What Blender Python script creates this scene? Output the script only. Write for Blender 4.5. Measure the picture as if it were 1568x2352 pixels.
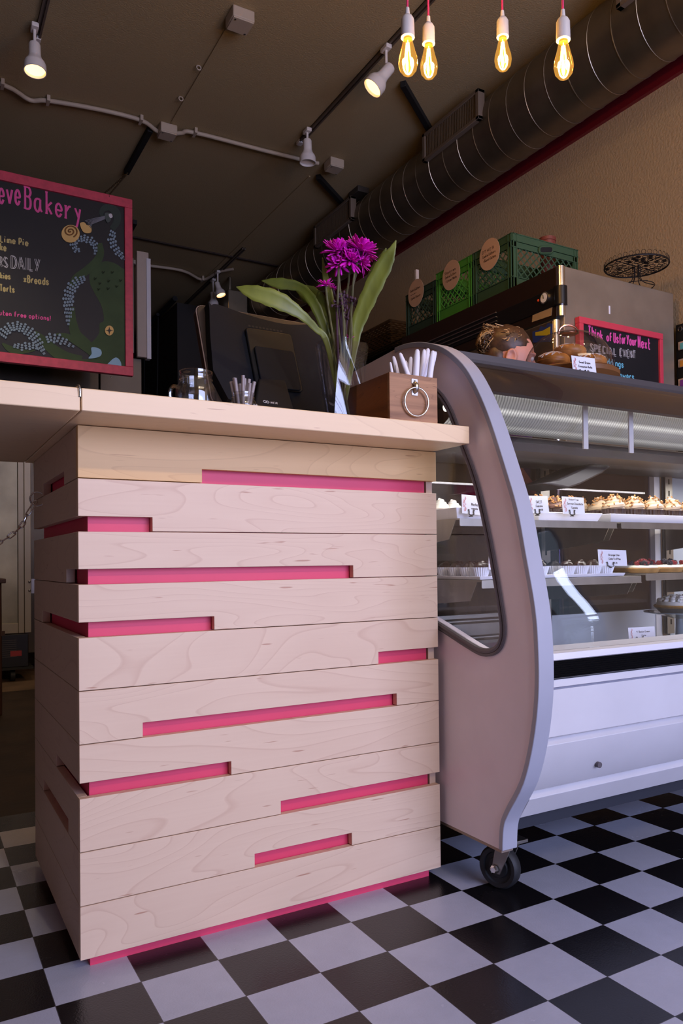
import bpy, bmesh, math, random
from mathutils import Vector, Matrix, geometry, noise
random.seed(7)
PI = math.pi
for o in list(bpy.data.objects): bpy.data.objects.remove(o)
SC = bpy.context.scene
C = SC.collection

# ------------------------------------------------------------------ camera
CAM = Vector((-.8304, -1.5154, .7979)); YAW, PITCH, ROLL, FPX, CX, CY = .5403, .0151, -.0113, 1781.97, 866.467, 1260.981
FW = Vector((math.sin(YAW)*math.cos(PITCH), math.cos(YAW)*math.cos(PITCH), math.sin(PITCH)))
_R = Vector((math.cos(YAW), -math.sin(YAW), 0)); _U = _R.cross(FW)
RT = _R*math.cos(ROLL)+_U*math.sin(ROLL); UP = RT.cross(FW)
cd = bpy.data.cameras.new('camera'); cam = bpy.data.objects.new('camera', cd); C.objects.link(cam)
cam.matrix_world = Matrix(((RT.x, UP.x, -FW.x, CAM.x), (RT.y, UP.y, -FW.y, CAM.y), (RT.z, UP.z, -FW.z, CAM.z), (0, 0, 0, 1)))
cd.sensor_width = 36; cd.lens = FPX/2352*36; cd.shift_x = -(CX-784)/2352; cd.shift_y = (CY-1176)/2352
cd.clip_start = .05; SC.camera = cam
# ------------------------------------------------------------------ world, daylight, exposure
SC.view_settings.view_transform = 'Standard'; SC.view_settings.look = 'None'
SC.view_settings.exposure = 0.0; SC.view_settings.gamma = 1; SC.view_settings.use_curve_mapping = False
w = bpy.data.worlds.new('world'); SC.world = w; w.use_nodes = True
w.node_tree.nodes['Background'].inputs[0].default_value = (.62, .74, 1, 1)
w.node_tree.nodes['Background'].inputs[1].default_value = .7
def area(name, loc, rot, sx, sy, power, col):
    l = bpy.data.lights.new(name, 'AREA'); l.shape = 'RECTANGLE'; l.size = sx; l.size_y = sy; l.energy = power; l.color = col
    o = bpy.data.objects.new(name, l); o.location = loc; o.rotation_euler = rot; C.objects.link(o); return o
area('daylight_through_shopfront', (1.05, -4.1, 1.5), (PI/2, 0, 0), 2.95, 2.2, 200, (.54, .60, 1))
area('warm_fill_panel', (.75, -3.4, 3.3), (math.radians(40), 0, 0), 2.4, .5, 17, (1, .78, .58))  # unseen warm fill panel high at the front, no lamps built there
def spot(loc, to, power, deg, col):
    l = bpy.data.lights.new('unseen_warm_spot', 'SPOT'); l.energy = power; l.color = col; l.spot_size = math.radians(deg); l.spot_blend = 1; l.shadow_soft_size = .06  # warm spots added out of view, without fixtures
    o = bpy.data.objects.new('unseen_warm_spot', l); o.location = loc; o.rotation_euler = (Vector(to)-Vector(loc)).to_track_quat('-Z', 'Y').to_euler(); C.objects.link(o)
spot((-.15, -3.9, 3.4), (-.15, .05, 1.0), 170, 27, (1, .80, .52))
spot((-.9, 2.6, 3.6), (-.6, 4.4, 1.2), 60, 60, (1, .84, .62))  # added to lift the dim cabinet in the kitchen
spot((1.3, -1.2, 3.55), (1.5, 3.0, 3.0), 22, 120, (1, .76, .48))

def at(u, v, X=None, Y=None, Z=None, D=None):
    "the point of the room seen at a place of the photo, on a plane of known position"
    d = FW+RT*(u-CX)/FPX-UP*(v-CY)/FPX
    if D is not None: t = D
    elif X is not None: t = (X-CAM.x)/d.x
    elif Y is not None: t = (Y-CAM.y)/d.y
    else: t = (Z-CAM.z)/d.z
    return CAM+d*t

# ------------------------------------------------------------------ materials
def s2l(c): return tuple(((x/255)/12.92 if x/255 <= .04045 else ((x/255+.055)/1.055)**2.4) for x in c)+(1,)
MATS = {}
def mat(name, col, rough=.5, metal=0, srgb=True, emit=0, spec=.5, bump=0, bscale=60, var=0, vscale=8, coat=0, trans=0, stretch=None, sss=0):
    if name in MATS: return MATS[name]
    m = bpy.data.materials.new(name); m.use_nodes = True; N = m.node_tree.nodes; L = m.node_tree.links
    b = N['Principled BSDF']; c = s2l(col) if srgb else tuple(col)+(1,)
    b.inputs['Base Color'].default_value = c; b.inputs['Roughness'].default_value = rough; b.inputs['Metallic'].default_value = metal
    b.inputs['Specular IOR Level'].default_value = spec; b.inputs['Coat Weight'].default_value = coat
    if trans: b.inputs['Transmission Weight'].default_value = trans
    if sss: b.inputs['Subsurface Weight'].default_value = sss; b.inputs['Subsurface Scale'].default_value = .01
    if emit: b.inputs['Emission Color'].default_value = c; b.inputs['Emission Strength'].default_value = emit
    tc = N.new('ShaderNodeTexCoord'); mp = N.new('ShaderNodeMapping'); L.new(tc.outputs['Object'], mp.inputs[0])
    if stretch: mp.inputs['Scale'].default_value = stretch
    if var or not bump:
        n = N.new('ShaderNodeTexNoise'); n.inputs['Scale'].default_value = vscale; n.inputs['Detail'].default_value = 5
        L.new(mp.outputs[0], n.inputs[0])
        mx = N.new('ShaderNodeMix'); mx.data_type = 'RGBA'; mx.blend_type = 'MULTIPLY'; mx.inputs[0].default_value = 1
        mx.inputs[6].default_value = c
        r = N.new('ShaderNodeMapRange'); v = var or .05
        r.inputs[1].default_value = .3; r.inputs[2].default_value = .7; r.inputs[3].default_value = 1-v; r.inputs[4].default_value = 1+v*.4
        L.new(n.outputs[0], r.inputs[0]); L.new(r.outputs[0], mx.inputs[7]); L.new(mx.outputs[2], b.inputs['Base Color'])
        if emit: L.new(mx.outputs[2], b.inputs['Emission Color'])
    if bump:
        n = N.new('ShaderNodeTexNoise'); n.inputs['Scale'].default_value = bscale; n.inputs['Detail'].default_value = 4
        L.new(mp.outputs[0], n.inputs[0]); bp = N.new('ShaderNodeBump'); bp.inputs['Strength'].default_value = bump
        bp.inputs['Distance'].default_value = .01; L.new(n.outputs[0], bp.inputs['Height']); L.new(bp.outputs[0], b.inputs['Normal'])
    MATS[name] = m; return m
def wood(name, base, dark, scale=1.0, contrast=1.0, rough=.45, axis='X', streak=0):
    "grain that runs along one axis, with cathedral lines and small flecks, different for every board"
    m = bpy.data.materials.new(name); m.use_nodes = True; N = m.node_tree.nodes; L = m.node_tree.links
    b = N['Principled BSDF']; b.inputs['Roughness'].default_value = rough; b.inputs['Specular IOR Level'].default_value = .35
    tc = N.new('ShaderNodeTexCoord'); oi = N.new('ShaderNodeObjectInfo')
    mul = N.new('ShaderNodeVectorMath'); mul.operation = 'SCALE'; mul.inputs[0].default_value = (13.1, 7.7, 9.3)
    L.new(oi.outputs['Random'], mul.inputs['Scale'])
    ad = N.new('ShaderNodeVectorMath'); ad.operation = 'ADD'; L.new(tc.outputs['Object'], ad.inputs[0]); L.new(mul.outputs[0], ad.inputs[1])
    def mapped(s):
        mp = N.new('ShaderNodeMapping'); a, o2 = s
        mp.inputs['Scale'].default_value = {'X': (a, o2, o2), 'Y': (o2, a, o2), 'Z': (o2, o2, a)}[axis]; L.new(ad.outputs[0], mp.inputs[0]); return mp
    def noise_(mp, sc, det, dist=0):
        n = N.new('ShaderNodeTexNoise'); n.inputs['Scale'].default_value = sc; n.inputs['Detail'].default_value = det; n.inputs['Distortion'].default_value = dist
        L.new(mp.outputs[0], n.inputs[0]); return n
    big = noise_(mapped((.55*scale, 2.6*scale)), 1.6, 2, .5)
    # growth rings: contour lines of a slowly changing field
    mm = N.new('ShaderNodeMath'); mm.operation = 'MULTIPLY'; mm.inputs[1].default_value = 28; L.new(big.outputs[0], mm.inputs[0])
    fr = N.new('ShaderNodeMath'); fr.operation = 'FRACT'; L.new(mm.outputs[0], fr.inputs[0])
    r1 = N.new('ShaderNodeValToRGB'); e = r1.color_ramp.elements; e[0].position = 0; e[0].color = (0, 0, 0, 1); e[1].position = .88; e[1].color = (.25, .25, .25, 1)
    x = r1.color_ramp.elements.new(.97); x.color = (1, 1, 1, 1); x = r1.color_ramp.elements.new(1); x.color = (.3, .3, .3, 1)
    L.new(fr.outputs[0], r1.inputs[0])
    fine = noise_(mapped((2*scale, 60*scale)), 3, 4)
    fleck = noise_(mapped((9*scale, 90*scale)), 1.5, 1)
    r2 = N.new('ShaderNodeMapRange'); r2.inputs[1].default_value = .735; r2.inputs[2].default_value = .80; L.new(fleck.outputs[0], r2.inputs[0])
    tone = noise_(mapped((.8*scale, 3*scale)), 1, 2)
    def mixc(a, bcol, fac_out, k):
        mx = N.new('ShaderNodeMix'); mx.data_type = 'RGBA'
        f = N.new('ShaderNodeMath'); f.operation = 'MULTIPLY'; f.inputs[1].default_value = k; L.new(fac_out, f.inputs[0]); L.new(f.outputs[0], mx.inputs[0])
        if isinstance(a, tuple): mx.inputs[6].default_value = a
        else: L.new(a, mx.inputs[6])
        mx.inputs[7].default_value = bcol; return mx.outputs[2]
    bc, dc = s2l(base), s2l(dark)
    mid = tuple(.6*p+.4*q for p, q in zip(bc, dc))
    o1 = mixc(bc, mid, tone.outputs[0], .55*contrast)
    if streak:
        sr = noise_(mapped((.4*scale, 9*scale)), 1.3, 3, .6); q = N.new('ShaderNodeMapRange'); q.inputs[1].default_value = .42; q.inputs[2].default_value = .62
        L.new(sr.outputs[0], q.inputs[0]); o1 = mixc(o1, dc, q.outputs[0], streak)
    o1 = mixc(o1, mid, fine.outputs[0], .35*contrast)
    o1 = mixc(o1, dc, r1.outputs[0], .26*contrast)
    o1 = mixc(o1, dc, r2.outputs[0], .75*contrast)
    L.new(o1, b.inputs['Base Color'])
    MATS[name] = m; return m
def checker():
    m = bpy.data.materials.new('checker_tiles'); m.use_nodes = True; N = m.node_tree.nodes; L = m.node_tree.links
    b = N['Principled BSDF']; b.inputs['Specular IOR Level'].default_value = .5
    tc = N.new('ShaderNodeTexCoord'); mp = N.new('ShaderNodeMapping'); mp.inputs['Location'].default_value = (.1524*40, .1524*40, .003)
    L.new(tc.outputs['Object'], mp.inputs[0])
    ck = N.new('ShaderNodeTexChecker'); ck.inputs['Scale'].default_value = 1/.1524; L.new(mp.outputs[0], ck.inputs[0])
    sc = N.new('ShaderNodeTexNoise'); sc.inputs['Scale'].default_value = 9; sc.inputs['Detail'].default_value = 8; sc.inputs['Roughness'].default_value = .7; L.new(tc.outputs['Object'], sc.inputs[0])
    mr = N.new('ShaderNodeMapRange'); mr.inputs[1].default_value = .3; mr.inputs[2].default_value = .75; mr.inputs[3].default_value = 1.0; mr.inputs[4].default_value = .86; L.new(sc.outputs[0], mr.inputs[0])
    cw = (.50, .515, .62, 1); cb = (.0085, .0075, .009, 1)
    ck.inputs[1].default_value = cb; ck.inputs[2].default_value = cw
    mx = N.new('ShaderNodeMix'); mx.data_type = 'RGBA'; mx.blend_type = 'MULTIPLY'; mx.inputs[0].default_value = 1
    L.new(ck.outputs[0], mx.inputs[6]); L.new(mr.outputs[0], mx.inputs[7])
    # hairline joints
    sp = N.new('ShaderNodeSeparateXYZ'); L.new(mp.outputs[0], sp.inputs[0]); last = None
    for ax in (0, 1):
        d = N.new('ShaderNodeMath'); d.operation = 'DIVIDE'; d.inputs[1].default_value = .1524; L.new(sp.outputs[ax], d.inputs[0])
        f = N.new('ShaderNodeMath'); f.operation = 'FRACT'; L.new(d.outputs[0], f.inputs[0])
        s = N.new('ShaderNodeMath'); s.operation = 'SUBTRACT'; s.inputs[1].default_value = .5; L.new(f.outputs[0], s.inputs[0])
        a = N.new('ShaderNodeMath'); a.operation = 'ABSOLUTE'; L.new(s.outputs[0], a.inputs[0])
        g = N.new('ShaderNodeMath'); g.operation = 'GREATER_THAN'; g.inputs[1].default_value = .4955; L.new(a.outputs[0], g.inputs[0])
        if last is None: last = g
        else:
            q = N.new('ShaderNodeMath'); q.operation = 'MAXIMUM'; L.new(last.outputs[0], q.inputs[0]); L.new(g.outputs[0], q.inputs[1]); last = q
    m2 = N.new('ShaderNodeMix'); m2.data_type = 'RGBA'; L.new(last.outputs[0], m2.inputs[0]); L.new(mx.outputs[2], m2.inputs[6]); m2.inputs[7].default_value = (.06, .055, .06, 1)
    L.new(m2.outputs[2], b.inputs['Base Color'])
    r = N.new('ShaderNodeMapRange'); r.inputs[3].default_value = .16; r.inputs[4].default_value = .34; L.new(sc.outputs[0], r.inputs[0]); L.new(r.outputs[0], b.inputs['Roughness'])
    n = N.new('ShaderNodeTexNoise'); n.inputs['Scale'].default_value = 260; n.inputs['Detail'].default_value = 2; L.new(tc.outputs['Object'], n.inputs[0])
    bp = N.new('ShaderNodeBump'); bp.inputs['Strength'].default_value = .12; bp.inputs['Distance'].default_value = .003; L.new(n.outputs[0], bp.inputs['Height']); L.new(bp.outputs[0], b.inputs['Normal'])
    return m
def glass(name, tint=(1, 1, 1), refl=1.0, rough=.0, ior=1.45):
    m = bpy.data.materials.new(name); m.use_nodes = True; N = m.node_tree.nodes; L = m.node_tree.links
    N.remove(N['Principled BSDF']); out = N['Material Output']
    t = N.new('ShaderNodeBsdfTransparent'); t.inputs[0].default_value = tint+(1,)
    g = N.new('ShaderNodeBsdfGlossy'); g.inputs['Roughness'].default_value = rough
    f = N.new('ShaderNodeLayerWeight'); f.inputs[0].default_value = .5
    pw = N.new('ShaderNodeMath'); pw.operation = 'POWER'; pw.inputs[1].default_value = 5; L.new(f.outputs['Facing'], pw.inputs[0])
    k = N.new('ShaderNodeMath'); k.operation = 'MULTIPLY_ADD'; k.inputs[1].default_value = .9; k.inputs[2].default_value = .045*refl; k.use_clamp = True; L.new(pw.outputs[0], k.inputs[0])
    x = N.new('ShaderNodeMixShader'); L.new(k.outputs[0], x.inputs[0]); L.new(t.outputs[0], x.inputs[1]); L.new(g.outputs[0], x.inputs[2]); L.new(x.outputs[0], out.inputs[0])
    MATS[name] = m; return m
def leafmat(name, a, b2):
    m = mat(name, a, .45, var=.35, vscale=30, stretch=(1, 1, .3)); return m

MAPLE = wood('maple', (234, 206, 178), (176, 122, 96), contrast=1.0)
MAPLE0 = wood('maple_golden', (236, 192, 130), (180, 126, 78), contrast=1.0)
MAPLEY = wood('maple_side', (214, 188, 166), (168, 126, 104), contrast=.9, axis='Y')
MAPLETOP = wood('maple_countertop', (242, 210, 168), (176, 128, 100), contrast=.6, rough=.35)
WALNUT = wood('acacia', (190, 140, 100), (96, 60, 40), scale=2.2, contrast=1.2, rough=.5, streak=.7)
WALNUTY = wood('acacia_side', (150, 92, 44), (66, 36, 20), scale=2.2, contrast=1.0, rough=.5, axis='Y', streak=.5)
TURNED = wood('turned_wood', (128, 82, 44), (78, 46, 24), scale=2, contrast=1)
PINK = mat('pink_paint', (222, 62, 98), .5)
PINKD = mat('pink_frame', (196, 62, 82), .55, var=.2, vscale=30)
CASEW = mat('white_enamel', (210, 206, 208), .38)
CASEP = mat('panel_laminate', (238, 222, 226), .4)
TRIM = mat('grey_vinyl_trim', (166, 166, 178), .45)
GASK = mat('grey_gasket', (92, 84, 88), .4)
BLACKP = mat('black_plastic', (20, 19, 20), .35)
BLACKM = mat('matte_black', (14, 13, 13), .7)
RUBBER = mat('black_rubber', (30, 30, 33), .6)
ZINC = mat('zinc', (150, 146, 142), .35, 1)
STEEL = mat('brushed_steel', (190, 184, 174), .36, 1, var=.2, vscale=14, stretch=(1, 1, .2))
STEELD = mat('dull_steel', (150, 140, 122), .42, .85, var=.35, vscale=3)
CHROME = mat('chrome', (235, 232, 230), .2, 1)
COPPER = mat('copper_wire', (206, 150, 122), .25, 1)
DUCTM = mat('galvanised_duct', (136, 124, 106), .38, .85, var=.25, vscale=5)
SEAM = mat('duct_seam', (176, 164, 146), .45, 1)
CEILM = mat('ceiling_paint', (168, 147, 108), .85, bump=.35, bscale=120)
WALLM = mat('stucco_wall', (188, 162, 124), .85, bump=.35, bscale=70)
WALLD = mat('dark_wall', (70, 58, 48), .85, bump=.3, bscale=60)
WPLAS = mat('white_plastic', (222, 214, 206), .4)
PAINTW = mat('painted_conduit', (176, 160, 140), .55)
MAROON = mat('maroon_trim_paint', (112, 14, 26), .5)
CHALK = mat('chalkboard', (20, 17, 18), .6, var=.3, vscale=4)
CPINK = mat('pink_chalk', (226, 84, 150), .8); CWHITE = mat('white_chalk', (200, 196, 196), .8); CYEL = mat('yellow_chalk', (190, 172, 112), .8)
CBLUE = mat('blue_chalk', (110, 190, 214), .8); CGRN = mat('green_paint', (58, 76, 44), .8, var=.2, vscale=8); CSUCK = mat('blue_grey_chalk', (128, 146, 158), .8)
CTAN = mat('tan_chalk', (212, 172, 104), .8); CBRN = mat('brown_chalk', (130, 86, 46), .8); CGREY = mat('grey_chalk', (130, 130, 136), .8); CLB = mat('light_blue_chalk', (142, 176, 196), .8)
GREEN1 = mat('dark_green_crate', (44, 66, 50), .5); GREEN2 = mat('bright_green_crate', (74, 146, 50), .45); GREEN3 = mat('green_crate', (58, 88, 60), .45)
KRAFT = mat('kraft_label', (206, 168, 138), .8); INK = mat('ink', (60, 46, 44), .8)
CLEAR = glass('clear_glass', (.96, .97, .97), 1.0); CASEG = glass('case_glass', (.96, .97, .98), 1.1); DOMEG = glass('dome_glass', (.90, .87, .86), 3.0)
JARG = glass('jar_glass', (.955, .96, .965), 3.0, .04); VASEG = glass('vase_plastic', (.93, .92, .94), 1.6, .04); AMBER = glass('amber_glass', (1, .82, .45), 1.2)
_n = AMBER.node_tree.nodes; _l = AMBER.node_tree.links; _e = _n.new('ShaderNodeEmission'); _e.inputs[0].default_value = (1, .50, .10, 1); _e.inputs[1].default_value = .30
_a = _n.new('ShaderNodeAddShader'); _l.new(_n['Mix Shader'].outputs[0], _a.inputs[0]); _l.new(_e.outputs[0], _a.inputs[1]); _l.new(_a.outputs[0], _n['Material Output'].inputs[0])
CARDW = mat('card_white', (244, 242, 246), .6); CARDR = mat('card_red', (206, 96, 84), .7)
PAPERW = mat('straw_paper', (238, 232, 238), .6); STRAWG = mat('grey_straw', (150, 138, 138), .4)
CHOC = mat('chocolate', (52, 26, 20), .35, var=.4, vscale=40); CREAM = mat('cream', (240, 232, 216), .5, sss=.1); TANF = mat('mocha_frosting', (186, 160, 130), .5)
DOUGH = mat('baked_dough', (204, 132, 56), .4, var=.5, vscale=25); ICING = mat('icing', (240, 226, 210), .35); CRUST = mat('pie_crust', (190, 142, 76), .6, var=.3, vscale=40)
BERRYR = mat('raspberry', (150, 22, 38), .35, bump=.6, bscale=300); BERRYB = mat('blackberry', (28, 20, 40), .35, bump=.6, bscale=300); NUT = mat('toasted_nut', (176, 122, 66), .6, var=.4, vscale=60)
MELA = mat('white_melamine', (232, 230, 238), .25)
PETAL = mat('magenta_petal', (232, 16, 196), .5, var=.35, vscale=90, sss=.1); STEMM = mat('stem', (96, 92, 58), .6, var=.4, vscale=30); STEMP = mat('dead_stem', (70, 40, 56), .7)
LEAFM = leafmat('leaf', (118, 124, 46), None); LEAFD = leafmat('leaf_dark', (82, 90, 22), None)

# ------------------------------------------------------------------ mesh builder
class MB:
    def __init__(s): s.v = []; s.f = []; s.M = None
    def add(s, vs, fs):
        k = len(s.v); s.v += [(s.M @ Vector(v)) if s.M else Vector(v) for v in vs]; s.f += [tuple(i+k for i in f) for f in fs]; return s
    def box(s, x0, x1, y0, y1, z0, z1):
        return s.add([(x0, y0, z0), (x1, y0, z0), (x1, y1, z0), (x0, y1, z0), (x0, y0, z1), (x1, y0, z1), (x1, y1, z1), (x0, y1, z1)],
                     [(0, 3, 2, 1), (4, 5, 6, 7), (0, 1, 5, 4), (1, 2, 6, 5), (2, 3, 7, 6), (3, 0, 4, 7)])
    def tube(s, pts, r, n=8, closed=False, flat=None):
        pts = [Vector(p) for p in pts]; m = len(pts)
        rs = r if isinstance(r, (list, tuple)) else [r]*m
        vs = []; nrm = None
        for i, p in enumerate(pts):
            a = pts[i-1] if (i > 0 or closed) else p; b = pts[(i+1) % m] if (i < m-1 or closed) else p
            t = (b-a); t = t.normalized() if t.length > 1e-9 else Vector((0, 0, 1))
            if nrm is None:
                nrm = t.orthogonal().normalized() if abs(t.z) > .9 else t.cross(Vector((0, 0, 1))).normalized()
            nrm = nrm-t*nrm.dot(t); nrm = nrm.normalized() if nrm.length > 1e-6 else t.orthogonal().normalized()
            bn = t.cross(nrm)
            for k in range(n):
                a2 = 2*PI*k/n; o = nrm*math.cos(a2)*rs[i]+bn*math.sin(a2)*rs[i]
                if flat is not None: o -= flat*o.dot(flat)*.8
                vs.append(p+o)
        fs = []
        for i in range(m if closed else m-1):
            j = (i+1) % m
            for k in range(n): fs.append((i*n+k, i*n+(k+1) % n, j*n+(k+1) % n, j*n+k))
        if not closed: fs += [tuple(range(n))[::-1], tuple((m-1)*n+k for k in range(n))]
        return s.add(vs, fs)
    def cyl(s, p0, p1, r0, r1=None, n=24): return s.tube([p0, p1], [r0, r0 if r1 is None else r1], n)
    def lathe(s, prof, c=(0, 0, 0), n=32, flute=0, fn=0, ax=None, close=True):
        c = Vector(c); vs = []; m = len(prof)
        q = Vector(ax).normalized().to_track_quat('Z', 'Y') if ax is not None else None
        for (r, z) in prof:
            for k in range(n):
                a = 2*PI*k/n; rr = r*(1+(flute*(1 if k % 2 else -1) if flute else 0))
                p = Vector((rr*math.cos(a), rr*math.sin(a), z)); p = q @ p if q else p; vs.append(c+p)
        fs = [(i*n+k, i*n+(k+1) % n, (i+1)*n+(k+1) % n, (i+1)*n+k) for i in range(m-1) for k in range(n)]
        if close: fs += [tuple(range(n))[::-1], tuple((m-1)*n+k for k in range(n))]
        return s.add(vs, fs)
    def ball(s, c, rx, ry=None, rz=None, n=12, jit=0, seed=0):
        ry = ry or rx; rz = rz or rx; c = Vector(c); vs = []; m = max(4, n//2+1)
        for i in range(1, m):
            th = PI*i/m
            for k in range(n):
                a = 2*PI*k/n; d = Vector((math.sin(th)*math.cos(a), math.sin(th)*math.sin(a), math.cos(th)))
                q = 1+(noise.noise(d*2.2+Vector((seed*3.7, seed*1.3, 0)))*jit if jit else 0); vs.append(c+Vector((d.x*rx*q, d.y*ry*q, d.z*rz*q)))
        vs += [c+Vector((0, 0, rz)), c-Vector((0, 0, rz))]; t, b = len(vs)-2, len(vs)-1
        fs = [(i*n+k, (i+1)*n+k, (i+1)*n+(k+1) % n, i*n+(k+1) % n) for i in range(m-2) for k in range(n)]
        fs += [(t, k, (k+1) % n) for k in range(n)]+[(b, (m-2)*n+(k+1) % n, (m-2)*n+k) for k in range(n)]
        return s.add(vs, fs)
    def prism(s, outer, f3, depth, holes=()):
        "outer: 2-D outline; f3(a,b,t) maps to 3-D with t in 0..1 through the thickness"
        loops = [[Vector((a, b, 0)) for a, b in L_] for L_ in [outer]+list(holes)]
        tris = geometry.tessellate_polygon(loops) if holes else [tuple(range(len(outer)))]
        flat = [p for L_ in loops for p in L_]; n = len(flat)
        vs = [f3(p.x, p.y, 0) for p in flat]+[f3(p.x, p.y, 1) for p in flat]
        fs = [tuple(t) for t in tris]+[tuple(i+n for i in reversed(t)) for t in tris]; k = 0
        for L_ in loops:
            m = len(L_)
            for i in range(m): fs.append((k+i, k+(i+1) % m, n+k+(i+1) % m, n+k+i))
            k += m
        return s.add(vs, fs)
    def torus(s, c, R_, r, ax=(0, 0, 1), n=32, m=8, sx=1):
        q = Vector(ax).normalized().to_track_quat('Z', 'Y'); c = Vector(c)
        return s.tube([c+q @ Vector((R_*sx*math.cos(2*PI*i/n), R_*math.sin(2*PI*i/n), 0)) for i in range(n)], r, m, True)
    def build(s, name, m, parent=None, smooth=40, bevel=0, loc=None):
        me = bpy.data.meshes.new(name); org = Vector(loc) if loc is not None else (wloc(parent) if parent else Vector((0, 0, 0)))
        bm = bmesh.new(); vv = [bm.verts.new(v-org) for v in s.v]
        for f in s.f:
            try: bm.faces.new([vv[i] for i in f])
            except ValueError: pass
        bmesh.ops.recalc_face_normals(bm, faces=bm.faces); bm.to_mesh(me); bm.free()
        me.materials.append(m); o = bpy.data.objects.new(name, me); C.objects.link(o)
        if parent: o.parent = parent; o.location = org-wloc(parent)
        else: o.location = org
        if smooth:
            me.shade_smooth(); me.set_sharp_from_angle(angle=math.radians(smooth))
        if bevel:
            b = o.modifiers.new('bevel', 'BEVEL'); b.width = bevel; b.segments = 2; b.limit_method = 'ANGLE'; b.angle_limit = math.radians(50)
        return o
def wloc(o):
    v = Vector((0, 0, 0))
    while o: v += o.location; o = o.parent
    return v
def tag(o, label, cat, group=None, kind=None):
    if label: o['label'] = label
    if cat: o['category'] = cat
    if group: o['group'] = group
    if kind: o['kind'] = kind
    return o
def thing(name, loc, label, cat, group=None):
    o = bpy.data.objects.new(name, None); o.empty_display_size = .05; o.location = loc; C.objects.link(o); return tag(o, label, cat, group)
def struct(o): o['kind'] = 'structure'; return o
def dup(r, loc=None, rz=None, label=None, parent=None):
    c = r.copy(); C.objects.link(c); c.parent = parent
    if parent is None:
        if loc is not None: c.location = loc
        if rz is not None: c.rotation_euler = (0, 0, rz)
    if label: c['label'] = label
    for ch in r.children: dup(ch, parent=c)
    return c
def smoothpts(pts, k=6, closed=False):
    P = [Vector(p) for p in pts]; n = len(P)
    if n < 3: return P
    out = []
    for i in range(n if closed else n-1):
        if closed: a, b, c, d = P[i-1], P[i], P[(i+1) % n], P[(i+2) % n]
        else: a, b, c, d = P[max(i-1, 0)], P[i], P[i+1], P[min(i+2, n-1)]
        for j in range(k):
            t = j/k; out.append(.5*((2*b)+(c-a)*t+(2*a-5*b+4*c-d)*t*t+(3*b-a-3*c+d)*t**3))
    if not closed: out.append(P[-1])
    return out

# ------------------------------------------------------------------ handwriting: strokes on a small grid (baseline 2, x-height 6, capitals 9)
GL = dict(a='46 26 15 13 22 32 44;46 43 52', b='19 12;15 36 45 43 32 12', c='45 36 26 15 13 22 32 43', d='49 42;45 36 26 15 13 22 32 43', e='14 44 45 36 26 15 13 22 32 43', f='49 39 28 22;16 46',
 g='46 41 30 10;46 26 15 13 22 32 43', h='19 12;15 26 36 45 42', i='16 12;18 28', k='19 12;46 14;24 42', l='19 12', m='16 12;15 26 35 32;35 46 56 65 62', n='16 12;15 26 36 45 42',
 o='26 15 13 22 32 43 45 36 26', p='16 10;15 26 36 45 43 32 13', r='16 12;14 25 36 46', s='45 36 26 15 24 34 43 32 22 13', t='29 23 32 42;16 46', u='16 13 22 32 43 46;46 42', v='16 32;32 56',
 w='16 22;22 35;35 42;42 66', x='16 42;46 12', y='16 33;46 20 10', j='26 21 10', z='16 46;46 12;12 42', A='12 39;39 62;24 54', B='19 12;19 39 48 47 36 16;36 45 43 32 12', C='48 39 29 17 14 22 32 43', D='19 12;19 39 57 54 32 12',
 E='49 19;19 12;12 42;16 36', F='49 19;19 12;16 36', G='48 39 29 17 14 22 32 43 45;45 35', I='19 12', K='19 12;49 15;25 42', L='19 12;12 42', N='12 19;19 42;42 49', O='29 17 14 22 32 44 47 39 29',
 P='19 12;19 39 48 46 35 15', R='19 12;19 39 48 46 35 15;35 52', S='48 39 29 17 26 35 44 43 32 22 13', T='09 49;29 22', U='19 13 22 32 43 49', V='19 32;32 59', W='19 22;22 36;36 42;42 69', Y='19 35;59 22',
 H='19 12;49 42;15 45', M='12 19;19 34;34 59;59 52')
GL['q'] = '46 40;46 26 15 13 22 32 43'; GL['+'] = '15 45;37 33'; GL['!'] = '19 14;12 13'; GL['$'] = '47 27 16 25 35 44 33 13;38 32'; GL['3'] = '19 39 48 36 45 43 32 13'; GL['4'] = '19 15;15 45;49 42'; GL['0'] = GL['O']; GL['5'] = '49 19;19 16 36 45 43 32 13'; GL['"'] = '19 18;39 38'; GL['.'] = '12 22'
GL['2'] = '17 29 39 47 12;12 42'; GL['X'] = '19 42;12 49'; GL['7'] = '19 49;49 22'; GL['9'] = '46 26 17 29 39 47 46 42'
def gw(ch):
    if ch == ' ': return 3.2
    return max(int(p[0]) for st in GL[ch].split(';') for p in st.split())+1.6
def write(mb, s, P0, ux, uz, width, cap, r, nrm, serif=False, jitter=.0, outline=0):
    tot = sum(gw(c) for c in s)-.6; k = width/tot; kz = cap/7; x = 0
    for c in s:
        if c != ' ':
            dy = random.uniform(-1, 1)*jitter
            for st in GL[c].split(';'):
                q = [(x+int(p[0])-1, int(p[1])-2+dy) for p in st.split()]
                pts = [P0+ux*(a*k)+uz*(b*kz) for a, b in q]
                if len(pts) > 2: pts = smoothpts(pts, 4)
                if outline:
                    d = (pts[-1]-pts[0]); sd = nrm.cross(d.normalized()) if d.length > 1e-6 else ux
                    for q_ in (-1, 1): mb.tube([p+sd*outline*q_ for p in pts], r, 4, flat=nrm)
                else: mb.tube(pts, r, 5, flat=nrm)
                if serif and len(q) == 2 and q[0][0] == q[1][0]:
                    for p in pts[:1]+pts[-1:]: mb.tube([p-ux*k*.75, p+ux*k*.75], r*.75, 4, flat=nrm)
        x += gw(c)
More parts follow.
